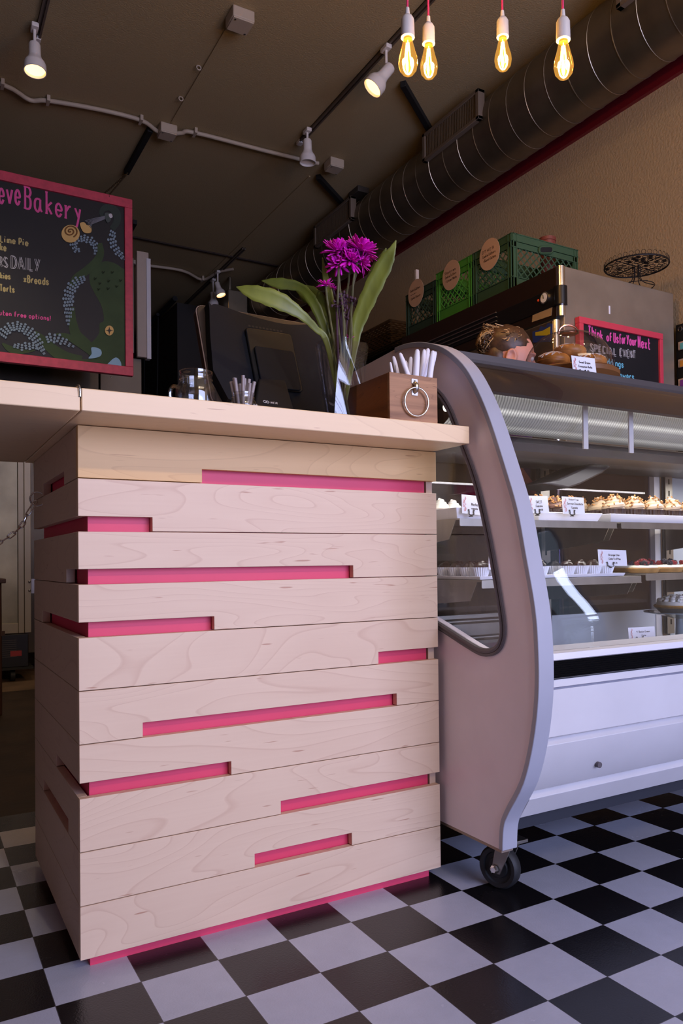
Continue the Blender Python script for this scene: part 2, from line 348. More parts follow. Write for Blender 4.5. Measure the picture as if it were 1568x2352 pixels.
def write_px(mb, s, u0, v0, u1, v1, hp, Y, r, **kw):
    a, b = at(u0, v0, Y=Y), at(u1, v1, Y=Y); d = b-a; D = (a-CAM).dot(FW)
    write(mb, s, a, d.normalized(), Vector((0, 0, 1)), d.length, hp*D/FPX, r, Vector((0, 1, 0)), **kw)

# ================================================================== THE ROOM
XW, YB, ZC = 2.6, 9.6, 3.7; XL = -2.3; YF = -4.2
TE = 1.22                                     # where the checker tiles stop
struct(MB().box(XL, XW, YF, TE, -.05, 0).build('floor', checker()))
FB = mat('dark_kitchen_floor', (58, 42, 32), .55, var=.6, vscale=4, bump=.15, bscale=30)
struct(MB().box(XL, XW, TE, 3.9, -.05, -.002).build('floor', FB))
struct(MB().box(XL, XW, 3.9, YB, -.05, 0).build('floor', mat('concrete_floor', (112, 88, 68), .7, var=.4, vscale=5)))
struct(MB().box(XL, XW+.1, YF, YB, ZC, ZC+.1).build('ceiling', CEILM))
wr_ = MB(); WY0, WY1 = -3.0, -2.15
wr_.box(XW, XW+.1, YF, WY0, 0, ZC).box(XW, XW+.1, WY1, YB, 0, ZC).box(XW, XW+.1, WY0, WY1, 0, .08).box(XW, XW+.1, WY0, WY1, 2.1, ZC)
struct(wr_.build('wall_right', WALLM))
wf2 = MB()
for y_ in (WY0+.025, (WY0+WY1)/2, WY1-.025): wf2.box(XW+.01, XW+.06, y_-.02, y_+.02, .08, 2.1)
wf2.box(XW+.012, XW+.058, WY0, WY1, .08, .13).box(XW+.012, XW+.058, WY0, WY1, .95, .99).box(XW+.012, XW+.058, WY0, WY1, 2.05, 2.1); struct(wf2.build('window_2', mat('side_window_paint', (96, 90, 86), .5)))
area('daylight_through_side_window', (3.3, (WY0+WY1)/2, 1.1), (0, PI/2, 0), 2.0, .72, 62, (.62, .70, 1))
palm = thing('palm_plant', (2.95, -2.55, 0), 'green palm outside the side window, mirrored in the curved case glass', 'plant')
for i_ in range(11):
    a_ = i_*2.399; rr_ = random.Random(i_); ln_ = rr_.uniform(.45, .62); el_ = rr_.uniform(.5, 1.35); k_ = MB(); P_ = []
    for j_ in range(9):
        t_ = j_/8; P_.append(Vector((2.95+math.cos(a_)*ln_*t_*math.cos(el_)*.45, -2.55+math.sin(a_)*ln_*t_*math.cos(el_), .72+ln_*math.sin(el_)*t_-.45*t_*t_)))
    k_.tube(P_, [.006, .006, .005, .005, .004, .004, .003, .003, .002], 5)
    for j_ in range(1, 9):
        for s_ in (-1, 1):
            d_ = (P_[j_]-P_[j_-1]).normalized(); sd_ = d_.cross(Vector((0, 0, 1))).normalized()*s_; q_ = P_[j_]+sd_*.13*(1.1-abs(j_/8-.4))+d_*.07-Vector((0, 0, .03)); k_.tube([P_[j_], P_[j_].lerp(q_, .5)+Vector((0, 0, .01)), q_], [.004, .008, .001], 4)
    k_.build('frond', mat('palm_green', (60, 96, 50), .5), palm)
MB().lathe([(0, 0), (.12, 0), (.16, .32), (.15, .32), (.14, .28), (0, .28)], (2.95, -2.55, 0), 32).build('pot', mat('pale_pot', (200, 196, 190), .6), palm); MB().cyl((2.95, -2.55, .26), (2.95, -2.55, .76), .04, .025).build('trunk', mat('palm_trunk', (90, 70, 50), .8), palm)
MB().box(2.7, 3.6, -3.6, -1.6, -.06, 0).build('pavement', mat('pavement', (150, 146, 140), .8))['kind'] = 'structure'
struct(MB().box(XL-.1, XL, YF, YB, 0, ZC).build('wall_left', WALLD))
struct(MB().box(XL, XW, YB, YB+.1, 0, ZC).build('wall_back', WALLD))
fw = MB(); fw.box(XL, -.8, YF, YF+.08, 0, ZC).box(-.8, XW, YF, YF+.08, 2.65, ZC).box(-.8, XW, YF, YF+.08, 0, .35)
struct(fw.build('wall_front', WALLM))
wf = MB()
for x in (-.77, .36, 1.48, 2.55): wf.box(x-.03, x+.03, YF+.0, YF+.1, .35, 2.65)
wf.box(-.8, XW, YF+.01, YF+.09, .35, .41).box(-.8, XW, YF+.01, YF+.09, 2.59, 2.65)
WF = wf.build('window_1', mat('window_frame_paint', (90, 84, 80), .5)); struct(WF)
tr = MB(); tr.box(XW-.025, XW, YF, YB, 3.308, 3.56)
struct(tr.build('trim_1', MAROON))
# ceiling panel joints: slim battens and taped joints
jt = MB(); jt.box(.5, 2.25, 5.44, 5.47, ZC-.012, ZC); struct(jt.build('trim_2', mat('dark_joint', (52, 38, 30), .8)))
for X_, y0, y1, nm in ((.64, 2.4, 3.5, 'trim_3'), (1.74, 3.7, 6.2, 'trim_4'), (1.0, 3.6, 5.3, 'trim_5')):
    if nm == 'trim_5': continue
    struct(MB().box(X_-.006, X_+.006, y0, y1, ZC-.009, ZC).build(nm, CEILM))
# dark extraction bulkhead deep in the kitchen
bk = thing('extractor_bulkhead', (2.0, 6.6, 2.3), 'dark bulkhead along the ceiling at the back left, behind the monitor', 'bulkhead')
MB().box(1.62, 1.98, 6.7, 9.5, 2.5, 3.6).build('housing', mat('dark_brown_metal', (34, 28, 24), .6), bk)
m_ = MB(); m_.tube([(1.6, 6.7, 3.64), (1.6, 9.5, 3.64)], .03, 6); m_.tube([(1.55, 7.2, 3.6), (1.55, 9.5, 3.6)], .02, 6); m_.build('rail', BLACKM, bk)
m_ = MB()
for y in (7.3, 7.9, 8.6): m_.tube([(1.58, y, 3.6), (1.57, y, 2.9), (1.59, y+.2, 2.3)], .006, 5)
m_.build('cable', BLACKM, bk)
m_ = MB()
sh = thing('storage_shelving', (1.0, 7.0, 0), 'dark shelving unit with dim jars in the far kitchen left of the monitor', 'shelving')
for x in (.72, 1.55): m_.box(x-.02, x+.02, 7.0, 7.04, 0, 2.6).box(x-.02, x+.02, 7.5, 7.54, 0, 2.6)
m_.build('upright', BLACKM, sh)
m_ = MB()
for z in (1.2, 1.9, 2.45): MB().box(.7, 1.57, 7.0, 7.55, z, z+.03).build('shelf', mat('dark_shelf', (48, 40, 34), .6), sh)

# ------------------------------------------------------------------ spiral duct
DX, DZ, DR = 2.335, 3.47, .213
duct = thing('spiral_duct', (DX, 3, DZ), 'long round galvanised spiral duct running under the ceiling along the right wall', 'duct')
MB().tube([(DX, y, DZ) for y in (-3.9, 6.6)], DR, 48).build('pipe', DUCTM, duct)
sm = MB(); pts = []; pitch = .157; nn = 36; y = -1.0
while y < 6.5:
    for k in range(nn):
        a = 2*PI*k/nn; pts.append((DX+(DR+.001)*math.cos(a), y, DZ+(DR+.001)*math.sin(a))); y += pitch/nn
sm.tube(pts, .0022, 4); sm.build('spiral_seam', SEAM, duct)
def grille(y0, y1):
    a0, a1 = math.radians(150), math.radians(203)
    g = thing('duct_grille', (DX-DR, (y0+y1)/2, DZ+.05), None, None); 
    fr = MB(); n = 8; x0 = DX-DR-.03; z0 = DZ-.02; z1 = DZ+.165
    for (a, b, c, d) in ((y0, y1, z0, z0+.022), (y0, y1, z1-.022, z1), (y0, y0+.03, z0, z1), (y1-.03, y1, z0, z1)): fr.box(x0, x0+.05, a, b, c, d)
    f = fr.build('grille_frame', mat('grille_metal', (112, 98, 84), .55), g, bevel=.003)
    s = MB(); k = int((y1-y0-.06)/.017)
    for i in range(k):
        yy = y0+.035+i*.017; s.box(x0+.008, x0+.03, yy, yy+.006, z0+.02, z1-.02)
    s.build('slats', mat('grille_slats', (104, 90, 74), .5), g); MB().box(x0+.03, x0+.045, y0+.01, y1-.01, z0+.005, z1-.005).build('backing', BLACKM, g)
    return g
for y0, y1, lb in ((2.12, 2.72, 'louvred grille on the round duct above the green crates, middle one'), (3.70, 4.35, 'louvred grille on the duct above the purple flowers'), (.42, 1.06, 'louvred grille on the duct at the top right corner')):
    tag(grille(y0, y1), lb, 'vent grille', 'grilles on the duct')
m_ = MB(); m_.box(1.9, 2.11, 5.9, 6.6, 3.2, 3.55).box(1.93, 1.96, 5.95, 5.97, 3.55, ZC).box(1.93, 1.96, 6.5, 6.52, 3.55, ZC); tag(m_.build('duct_transition', STEELD, None, bevel=.01), 'bright sheet metal box behind the leaves where the duct ends', 'duct box')
# struts on the ceiling
def strut(a, b, lb):
    a, b = Vector(a), Vector(b); t = (b-a).normalized(); o = MB(); sd = t.cross(Vector((0, 0, 1))).normalized()*.018
    o.add([a-sd, a+sd, b+sd, b-sd, a-sd-Vector((0, 0, .036)), a+sd-Vector((0, 0, .036)), b+sd-Vector((0, 0, .036)), b-sd-Vector((0, 0, .036))], [(0, 1, 2, 3), (4, 7, 6, 5), (0, 4, 5, 1), (1, 5, 6, 2), (2, 6, 7, 3), (3, 7, 4, 0)])
    for k in range(int((b-a).length/.05)):
        p = a+t*(.03+k*.05)-Vector((0, 0, .0365)); o.add([p-t*.012-sd*.3, p+t*.012-sd*.3, p+t*.012+sd*.3, p-t*.012+sd*.3], [(0, 1, 2, 3)])
    return tag(o.build('ceiling_strut', BLACKM, None, bevel=.002), lb, 'strut', 'black struts on the ceiling')
Zs = ZC-.001
strut((1.721, 2.376, Zs), (2.19, 2.74, Zs), 'thick black ceiling strut running into the duct beside the right track lamp')
strut((1.784, 3.647, Zs), (2.19, 3.97, Zs), 'short black ceiling strut running into the duct behind the middle white lamp')
strut((.532, 3.626, Zs), (.53, 4.287, Zs), 'black slotted ceiling strut that carries the chalkboard chain')
strut((.79, 5.1, Zs), (.80, 5.5, Zs), 'small black ceiling strut peeping out right of the chalkboard')
# conduits and boxes
def conduit(pts, r, lb):
    o = MB(); o.tube(smoothpts(pts, 4), r, 10)
    P = [Vector(p) for p in pts]
    c = thing('conduit', P[0], lb, 'conduit'); o.build('pipe', PAINTW, c)
    for i in range(1, len(P)-1, 2):
        q = MB(); q.box(P[i].x-.01, P[i].x+.01, P[i].y-.035, P[i].y+.035, P[i].z-r-.002, ZC); q.build('clip', PAINTW, c, bevel=.002)
    return c
zc = ZC-.02
conduit([(-.8, 3.55, zc), (-.36, 3.58, zc), (-.2, 3.66, zc-.005), (-.1, 3.62, zc), (.2, 3.56, zc), (.45, 3.55, zc), (.56, 3.6, zc-.01), (.62, 3.60, zc-.02), (.72, 3.55, zc-.01), (.8, 3.52, zc), (1.3, 3.5, zc), (1.6, 3.48, zc), (1.7, 3.47, zc)], .014, 'cream painted conduit crossing the ceiling from the left edge to the white lamp')
conduit([(.3, 5.95, zc), (1.0, 6.02, zc), (1.45, 5.98, zc), (1.7, 6.1, zc-.01), (1.78, 5.85, zc), (1.88, 5.7, zc)], .014, 'grey conduit on the far ceiling behind the small track lamp')
def jbox(x, y, s, lb):
    b = thing('junction_box', (x, y, ZC), lb, 'junction box', 'junction boxes on the ceiling')
    MB().box(x-s, x+s, y-s, y+s, ZC-.06, ZC).build('housing', PAINTW, b, bevel=.006)
    MB().box(x-s*.93, x+s*.93, y-s*.93, y+s*.93, ZC-.066, ZC-.058).build('cover', PAINTW, b, bevel=.002)
    for dx, dy in ((-.7, -.7), (.7, .7)): MB().cyl((x+dx*s, y+dy*s, ZC-.069), (x+dx*s, y+dy*s, ZC-.06), .005, n=8).build('screw', ZINC, b)
    return b
jbox(.63, 3.58, .055, 'square cream junction box on the conduit above the black strut')
jbox(.665, 2.33, .06, 'square junction box on the ceiling at the top edge of the photo')
jbox(1.80, 3.42, .055, 'junction box half behind the middle white lamp')
b_ = at(820, 440, Z=3.7); tag(MB().box(b_.x-.05, b_.x+.05, b_.y-.1, b_.y+.05, ZC-.045, ZC).build('ceiling_sensor', mat('grey_box', (60, 54, 48), .6), None, bevel=.004), 'small dark grey box on the ceiling beside the duct', 'box')
for y, lb in ((2.85, 'nearer'), (3.2, 'farther')): tag(MB().torus((.61, y, ZC-.014), .013, .004, (0, 1, 0), 12, 5).build('cable_clip', PAINTW), 'tiny white cable clip on the ceiling seam, the %s of two' % lb, 'clip', 'cable clips')
# ------------------------------------------------------------------ track lights
def track(x, y0, y1, z, lb):
    t = thing('lighting_track', (x, y0, z), lb, 'track', 'lighting tracks'); o = MB()
    o.box(x-.016, x-.005, y0, y1, z-.02, z).box(x+.005, x+.016, y0, y1, z-.02, z).box(x-.016, x+.016, y0, y1, z-.006, z)
    o.build('rail', mat('track_metal', (92, 80, 68), .5), t); MB().box(x-.018, x+.018, y1-.05, y1, z-.024, z).build('end_cap', WPLAS, t, bevel=.003); return t
track(-.235, 1.2, 3.08, ZC, 'lighting track at the top left with one lit lamp')
track(1.47, -.6, 3.32, ZC, 'long lighting track that carries the two middle lamps')
track(1.80, 5.2, 8.6, ZC, 'far lighting track behind the flowers and the monitor')
def tracklamp(px, D, aim, s, lit, lb):
    P = at(*px, Z=D); aim = Vector(aim).normalized()
    r = thing('track_lamp', P, lb, 'spotlight', 'white track spotlights'); top = P-aim*.075*s
    k = MB(); k.lathe([(0, -.09), (.026, -.088), (.03, -.08), (.031, -.02), (.036, 0), (.05, .02), (.056, .035), (.057, .075), (.053, .075), (.05, .04), (.02, .02), (0, .02)], P, 32, ax=aim)
    for i in range(len(k.v)): k.v[i] = P+(k.v[i]-P)*s
    k.build('lamp_shade', WPLAS, r)
    g = MB(); g.lathe([(0, .05), (.03, .054), (.05, .062), (.05, .058), (0, .045)], P, 24, ax=aim)
    for i in range(len(g.v)): g.v[i] = P+(g.v[i]-P)*s
    g.build('bulb', MATS.get('lamp_on') if lit else WPLAS, r)
    st = MB(); a = P-aim*.05*s; b = Vector((a.x, a.y, ZC-.02)); st.cyl(a, b, .008); st.build('stem', WPLAS, r)
    MB().box(b.x-.018, b.x+.018, b.y-.035, b.y+.035, b.z-.02, b.z+.004).build('adapter', WPLAS, r, bevel=.004)
    if lit:
        l = bpy.data.lights.new('lamp_beam', 'SPOT'); l.energy = lit; l.color = (1, .74, .45); l.spot_size = math.radians(95); l.spot_blend = .6; l.shadow_soft_size = .03
        o = bpy.data.objects.new('lamp_beam', l); o.parent = r; o.location = aim*.075*s; o.rotation_euler = aim.to_track_quat('-Z', 'Y').to_euler(); C.objects.link(o)
    return r
mat('lamp_on', (255, 200, 128), .4, emit=3.5)
tracklamp((80, 135), 3.50, (.0, -.12, -1), 1.0, 22, 'lit white track lamp at the top left of the photo')
tracklamp((874, 180), 3.50, (-.56, .2, -.75), 1.05, 22, 'lit white track lamp tilted to the left, beside the pendant bulbs')
tracklamp((706, 350), 3.53, (.02, .02, -1), .95, 0, 'unlit white track lamp hanging straight down in mid ceiling')
tracklamp((503, 665), 3.50, (.25, -.25, -1), .85, 10, 'small lit track lamp far back above the monitor')
tracklamp((490, 688), 3.48, (.15, .25, -1), .85, 0, 'unlit track lamp just behind the small lit one above the monitor')
# ------------------------------------------------------------------ pendant bulbs
PCORD = mat('pink_cord', (232, 60, 110), .7); FIL = mat('filament', (255, 176, 60), .5, emit=60)
def pendant(u, v, D, lb):
    b0 = at(u, v, D=D); r = thing('pendant_bulb', (b0.x, b0.y, ZC), lb, 'pendant lamp', 'bare bulbs on pink cords'); z = b0.z
    q = Vector((b0.x, b0.y, 0)); 
    MB().cyl(q+Vector((0, 0, z+.075)), q+Vector((0, 0, ZC)), .0035, n=8).build('cord', PCORD, r)
    MB().lathe([(0, .085), (.006, .084), (.008, .062), (.016, .055), (.021, .045), (.022, .0), (.022, -.012), (.019, -.014), (0, -.012)], q+Vector((0, 0, z)), 28).build('socket', WPLAS, r)
    k = MB(); k.lathe([(.0135, -.004), (.0145, -.02), (.022, -.052), (.0295, -.08), (.031, -.096), (.027, -.116), (.016, -.13), (.004, -.1345), (.0, -.135)], q+Vector((0, 0, z)), 32, close=False); k.build('glass_bulb', AMBER, r)
    MB().cyl(q+Vector((0, 0, z-.02)), q+Vector((0, 0, z-.004)), .0135).build('brass_cap', mat('brass', (196, 148, 66), .3, 1), r)
    f = MB()
    for i in range(5):
        a = 2*PI*i/5; d = Vector((math.cos(a), math.sin(a), 0)); f.tube([q+d*.004+Vector((0, 0, z-.03)), q+d*.012+Vector((0, 0, z-.1))], .0022, 5)
    f.cyl(q+Vector((0, 0, z-.055)), q+Vector((0, 0, z-.02)), .002, n=6); f.build('filament', FIL, r)
    l = bpy.data.lights.new('bulb_glow', 'POINT'); l.energy = 7; l.color = (1, .66, .34); l.shadow_soft_size = .02
    o = bpy.data.objects.new('bulb_glow', l); o.parent = r; o.location = Vector((0, 0, z-.07-ZC)); C.objects.link(o)
pendant(936, 78, 2.48, 'bare glowing bulb on a pink cord, leftmost of the four')
pendant(984, 93, 2.7, 'bare glowing bulb on a pink cord, second from the left, close beside the leftmost')
pendant(1154, 78, 2.8, 'bare glowing bulb on a pink cord, smallest, third from the left')
pendant(1293, 84, 2.43, 'bare glowing bulb on a pink cord, rightmost of the four')

# ================================================================== THE COUNTER
X0, X1, Y0, ZT, B = -.5504, .3100, .0927, 1.0726, .10488; YR = .735; RC = .022; TH = .018; SL = .029
cab = thing('service_counter', ((X0+X1)/2, .4, 0), 'maple plank service counter body with pink slots, standing on the checker floor', 'counter')
core = MB(); core.box(X0+RC, X1-RC, Y0+RC, YR-.02, .0, ZT-.001); core.build('pink_core', PINK, cab)
def slotpoly(a0, a1, z0, z1, s):
    "board outline with a slot (s0, s1) cut from its lower edge; slots may be open at either end"
    if not s: return [(a0, z0), (a1, z0), (a1, z1), (a0, z1)]
    s0, s1 = s; zs = z0+SL
    if s0 <= a0 and s1 >= a1: return [(a0, zs), (a1, zs), (a1, z1), (a0, z1)]
    if s0 <= a0: return [(a0, zs), (s1, zs), (s1, z0), (a1, z0), (a1, z1), (a0, z1)]
    if s1 >= a1: return [(a0, z0), (s0, z0), (s0, zs), (a1, zs), (a1, z1), (a0, z1)]
    return [(a0, z0), (s0, z0), (s0, zs), (s1, zs), (s1, z0), (a1, z0), (a1, z1), (a0, z1)]
def fx(u, v): return at(u, v, Y=Y0).x
def sy(u, v): return at(u, v, X=X0).y
LO, HI = -9, 9
fs_ = {0: (fx(464, 1095), HI), 1: (LO, fx(350, 1205)), 2: (LO, fx(811, 1312)), 3: (LO, fx(492, 1430)), 4: (fx(869, 1510), HI), 5: (fx(328, 1677), fx(911, 1607)), 6: (LO, fx(531, 1765)), 7: (fx(645, 1860), HI), 8: (fx(585, 1980), fx(808, 1930))}
ss_ = {0: (sy(147, 1100), sy(99, 1125)), 1: (LO, HI), 2: (LO, sy(152, 1325)), 3: (LO, sy(98, 1425)), 6: (LO, sy(129, 1755)), 7: (sy(157, 1925), sy(100, 1830))}
for k in range(10):
    z1 = ZT-B*k-.0008; z0 = ZT-B*(k+1)+.0008
    MB().prism(slotpoly(X0, X1, z0, z1, fs_.get(k)), lambda a, b, t: (a, Y0+t*TH, b), TH).build('front_board', MAPLE if k else MAPLE0, cab, bevel=.0008, loc=(0, Y0, z0))
    MB().prism(slotpoly(Y0+TH+.0008, YR, z0, z1, ss_.get(k)), lambda a, b, t: (X0+t*TH, a, b), TH).build('side_board', MAPLEY, cab, bevel=.0008, loc=(X0, Y0, z0))
    # blocks of maple closing the slot ends behind the boards
ft = MB()
for (a, b) in (((X1-.03), X1),):
    pass
MB().box(X1-.018, X1, Y0+TH+.001, YR, .05, ZT-.001).build('right_side_panel', MAPLEY, cab)
# countertop
YT, TT = -.0516, 1.1148
ct = thing('countertop', (-.1, .3, ZT), 'thick light maple worktop lying on the plank counter', 'countertop')
XS = at(186, 944, Z=ZT).x
MB().box(XS+.001, .3062, YT, YR+.03, ZT+.0005, TT).build('slab', MAPLETOP, ct, bevel=.002)
gt = thing('counter_flap', (-1.0, .3, ZT), 'hinged maple counter flap left of the seam, spanning the gateway', 'counter flap')
MB().box(-1.9, XS-.001, YT, YR+.03, ZT+.0005, TT).build('slab', MAPLETOP, gt, bevel=.002)
MB().box(-1.9, -1.45, .05, YR, 0, ZT-.002).build('support_panel', MAPLEY, gt)
lt = thing('latch_pin', (XS, YT, TT), 'small bent metal pin in the seam of the worktop', 'latch')
x = XS-.002
MB().tube(smoothpts([(x, YT-.001, TT-.016), (x-.001, YT-.002, TT+.001), (x-.003, YT+.004, TT+.0035), (x-.004, YT+.02, TT+.003)], 5), .0022, 8).build('pin', CHROME, lt)
MB().box(x-.002, x+.003, YT-.0015, YT+.004, TT-.017, TT-.002).build('slot_plate', mat('bronze', (84, 70, 58), .4, .8), lt)

# ------------------------------------------------------------------ chain at the gateway
hk = thing('barrier_chain', (X0, .6, .95), 'steel chain hooked to an eye on the counter side, hanging across the gateway', 'chain')
e0 = at(97, 1143, X=X0); r0 = .014
c0 = at(86, 1146, Y=e0.y); MB().torus(c0, r0*1.25, .0019, RT*.2-FW, 24, 8).tube([e0+Vector((.02, 0, 0)), c0+Vector((.012, 0, -.004))], .0024, 8).build('eye_hook', CHROME, hk)
def link(mb, a, b, wdt, r, tw):
    a, b = Vector(a), Vector(b); t = (b-a); L_ = t.length; t.normalize(); sd = t.cross(FW).normalized(); n2 = t.cross(sd)
    s1 = sd*math.cos(tw)+n2*math.sin(tw); pts = []
    for i in range(16):
        a2 = 2*PI*i/16; pts.append((a+b)/2+t*(math.cos(a2)*.5*wdt+(1 if math.cos(a2) > 0 else -1)*(L_/2-wdt*.5+r))+s1*math.sin(a2)*wdt*.5)
    mb.tube(pts, r, 6, True)
cp = [at(83, 1151, Y=e0.y), at(62, 1183, Y=e0.y)]
q = MB(); link(q, cp[0], cp[1], .011, .0016, .3); q.build('snap_hook', CHROME, hk)
path = [at(u, v, Y=e0.y+.0) for u, v in ((62, 1183), (57, 1197), (45, 1213), (28, 1228), (10, 1240), (-12, 1251), (-40, 1262), (-75, 1271), (-120, 1277), (-180, 1281))]
sp = smoothpts(path, 10); ds = 0; cur = sp[0]; tw = 0; allp = [sp[0]]
for p in sp:
    if (p-cur).length >= .0165: allp.append(p); cur = p
for i in range(len(allp)-1):
    q = MB(); link(q, allp[i], allp[i+1], .0105, .0017, (0.15 if i % 2 else 1.35)); q.build('chain_link', CHROME, hk)

# ================================================================== DISPLAY CASE
XA, XB = .324, .365; XE = 2.35; BX = 1.04; RY = .5
PROF = [(-.130, .133), (-.135, .187), (-.152, .224), (-.205, .305), (-.238, .400), (-.256, .501), (-.258, .595), (-.250, .69), (-.222, .811), (-.197, .91), (-.157, 1.01), (-.108, 1.12), (-.066, 1.195), (-.02, 1.258), (.034, 1.306), (.09, 1.340), (.165, 1.368), (.24, 1.383), (.30, 1.386)]
PS = [(p.x, p.y) for p in smoothpts([(a, b, 0) for a, b in PROF], 4)]
case = thing('bakery_display_case', (1.3, .3, 0), 'curved glass refrigerated bakery display case right of the maple counter', 'display case')
WIN = [(.1, 1.223), (.054, 1.176), (.028, 1.133), (-.006, 1.069), (-.047, .991), (-.078, .906), (-.108, .803), (-.13, .713), (-.143, .644), (-.135, .608), (-.111, .589), (-.071, .583), (-.022, .594), (.103, .633), (.35, .71), (.40, .76), (.42, .84), (.42, 1.10), (.40, 1.22), (.34, 1.26), (.18, 1.262)]
WS = [(p.x, p.y) for p in smoothpts([(a, b, 0) for a, b in WIN], 3, True)]
def fX(x0, x1): return lambda a, b, t: (x0+(x1-x0)*t, a, b)
outer = PS+[(.62, 1.37), (.62, .155), (.5, .133)]
MB().prism(outer, fX(XA, XB-.008), 0, [WS]).build('end_panel', CASEP, case)
# edge trim that wraps the front edge
def offs(P, d):
    out = []
    for i, (a, b) in enumerate(P):
        p0 = P[max(i-1, 0)]; p1 = P[min(i+1, len(P)-1)]; tx, ty = p1[0]-p0[0], p1[1]-p0[1]; L_ = math.hypot(tx, ty) or 1
        out.append((a-ty/L_*d, b+tx/L_*d))
    return out
def outward(P): return offs(P, .004), offs(P, -.010)
po, pi_ = outward(PS)
MB().prism(po+pi_[::-1], fX(XA-.003, XB), 0).build('edge_trim', TRIM, case, bevel=.0015)
# window gasket
def ctr(P): return (sum(p[0] for p in P)/len(P), sum(p[1] for p in P)/len(P))
def closed_off(P, d):
    out = []; n = len(P)
    for i in range(n):
        p0, p1 = P[i-1], P[(i+1) % n]; tx, ty = p1[0]-p0[0], p1[1]-p0[1]; L_ = math.hypot(tx, ty) or 1; out.append((P[i][0]+ty/L_*d, P[i][1]-tx/L_*d))
    return out
g = MB(); g.tube([(XA-.001, a, b) for a, b in WS], .007, 8, True); g.tube([(XA-.003, a, b) for a, b in closed_off(WS, .009)], .004, 6, True); g.build('window_gasket', GASK, case)
MB().prism(WS, fX(XA+.012, XA+.017), 0).build('end_window', CASEG, case)
MB().box(XA+.002, XA+.036, -.125, .5, .125, .1335).build('bottom_rail', mat('tin_edge', (150, 132, 118), .5, .6), case)
# curved front glass
gl = [p for p in PS if p[1] > .583]; gi = offs(gl, -.012); g0 = offs(gl, -.018)
MB().prism(gi+g0[::-1], fX(XB, XE), 0).build('curved_glass', CASEG, case)
# header over the case top, the ceiling's brown reflection put into its colour
hd = [p for p in gi if p[1] > 1.212]; HEADER_BROWN = mat('header_reflected_brown', (58, 46, 40), .3, spec=.35)
hd2 = [(a+.006, b-.006) for a, b in hd]
MB().prism(hd+[(.55, 1.372), (.55, 1.364)]+hd2[::-1], lambda a, b, t: (XB+(XE-XB)*t, a-.0045, b-.011), 0).build('header_top', HEADER_BROWN, case)
# front body, from the glass down to the kick board
def front(y0, zs, name, m, **k):
    "profile strip from (y,z) list"
    pts = zs+[(-.12, zs[-1][1]), (-.12, zs[0][1])]
    return MB().prism(pts, fX(XB+.0005, XE), 0).build(name, m, case, **k)
front(0, [(-.243, .588), (-.246, .574)], 'glass_rail', mat('bright_rail', (226, 222, 232), .3))
bump = [(-.240, .574)]
for i in range(9): bump += [(-.252, .5735-i*.0047), (-.247, .571-i*.0047)]
bump += [(-.240, .531)]
front(0, bump, 'black_bumper', BLACKP)
front(0, [(-.244, .5305), (-.247, .515)], 'upper_strip', CASEW); front(0, [(-.238, .515), (-.238, .508)], 'groove', mat('groove_grey', (140, 138, 150), .5))
front(0, [(-.240, .508), (-.236, .4035), (-.232, .4015)], 'front_panel', CASEW, bevel=.001)
front(0, [(-.214, .4005), (-.229, .3835), (-.189, .277), (-.186, .275)], 'front_panel', CASEW, bevel=.001)
front(0, [(-.163, .2745), (-.178, .2535), (-.143, .203)], 'front_panel', CASEW, bevel=.001)
MB().box(XA+.03, XE, -.08, -.06, .149, .25).build('kick_board', mat('dark_blue_grey', (38, 40, 50), .6), case)
k = MB()
for i in range(60): k.cyl((1.35+i*.016, -.085, .19), (1.35+i*.016, -.085, .204), .003, n=6)
k.build('drain_fins', BLACKP, case)
b_ = at(1376, 1757, Y=-.2106); MB().cyl((b_.x, -.2125, b_.z), (b_.x, -.19, b_.z), .007).build('panel_lock', GASK, case)
MB().box(XB, XE, -.11, .62, .205, .445).build('base_cabinet', mat('grey_body', (120, 116, 118), .6), case)
MB().box(XB, XE, -.215, RY, .446, .452).build('deck', mat('deck_white', (206, 206, 204), .35), case)
k = MB()
for i in range(4): k.box(XB, XE, .20+i*.055, .225+i*.055, .453, .458+.006*i)
k.build('deck_rails', STEEL, case)
MB().box(XB, BX-.02, RY-.01, RY+.01, .453, .62).build('rear_rail', STEEL, case); k = MB()
for z in (.49, .545, .60): k.cyl((XB, RY-.02, z), (BX-.02, RY-.02, z), .009, n=10)
k.build('rear_bars', STEEL, case)
MB().box(BX, 1.62, RY-.006, RY+.01, .453, .60).build('rear_sill', mat('rear_white', (214, 214, 212), .4), case)
DOORG = glass('door_glass', (.5, .46, .56), 1.0)
MB().box(XB, 1.62, RY+.012, RY+.018, .60, 1.12).build('rear_door', DOORG, case)
MB().box(1.615, 1.65, RY-.01, RY+.02, .453, 1.15).build('door_frame', WPLAS, case)
MB().box(1.70, XE, RY-.005, RY+.01, .453, 1.18).build('rear_door', mat('rear_panel', (178, 182, 184), .3), case)
def upright(x):
    k = MB(); zs = [(x-.02, .505), (x+.02, .505), (x+.02, 1.2), (x-.02, 1.2)]; holes = []
    for i in range(15):
        z = .54+i*.045; holes.append([(x-.004, z), (x+.004, z), (x+.004, z+.02), (x-.004, z+.02)])
    k.prism(zs, lambda a, b, t: (a, RY-.03+.004*t, b), 0, holes); k.build('slotted_upright', STEEL, case)
    MB().box(x-.03, x+.03, RY-.022, RY-.018, .505, 1.2).build('upright_backing', BLACKM, case)
upright(BX-.005); upright(1.675); upright(.395)
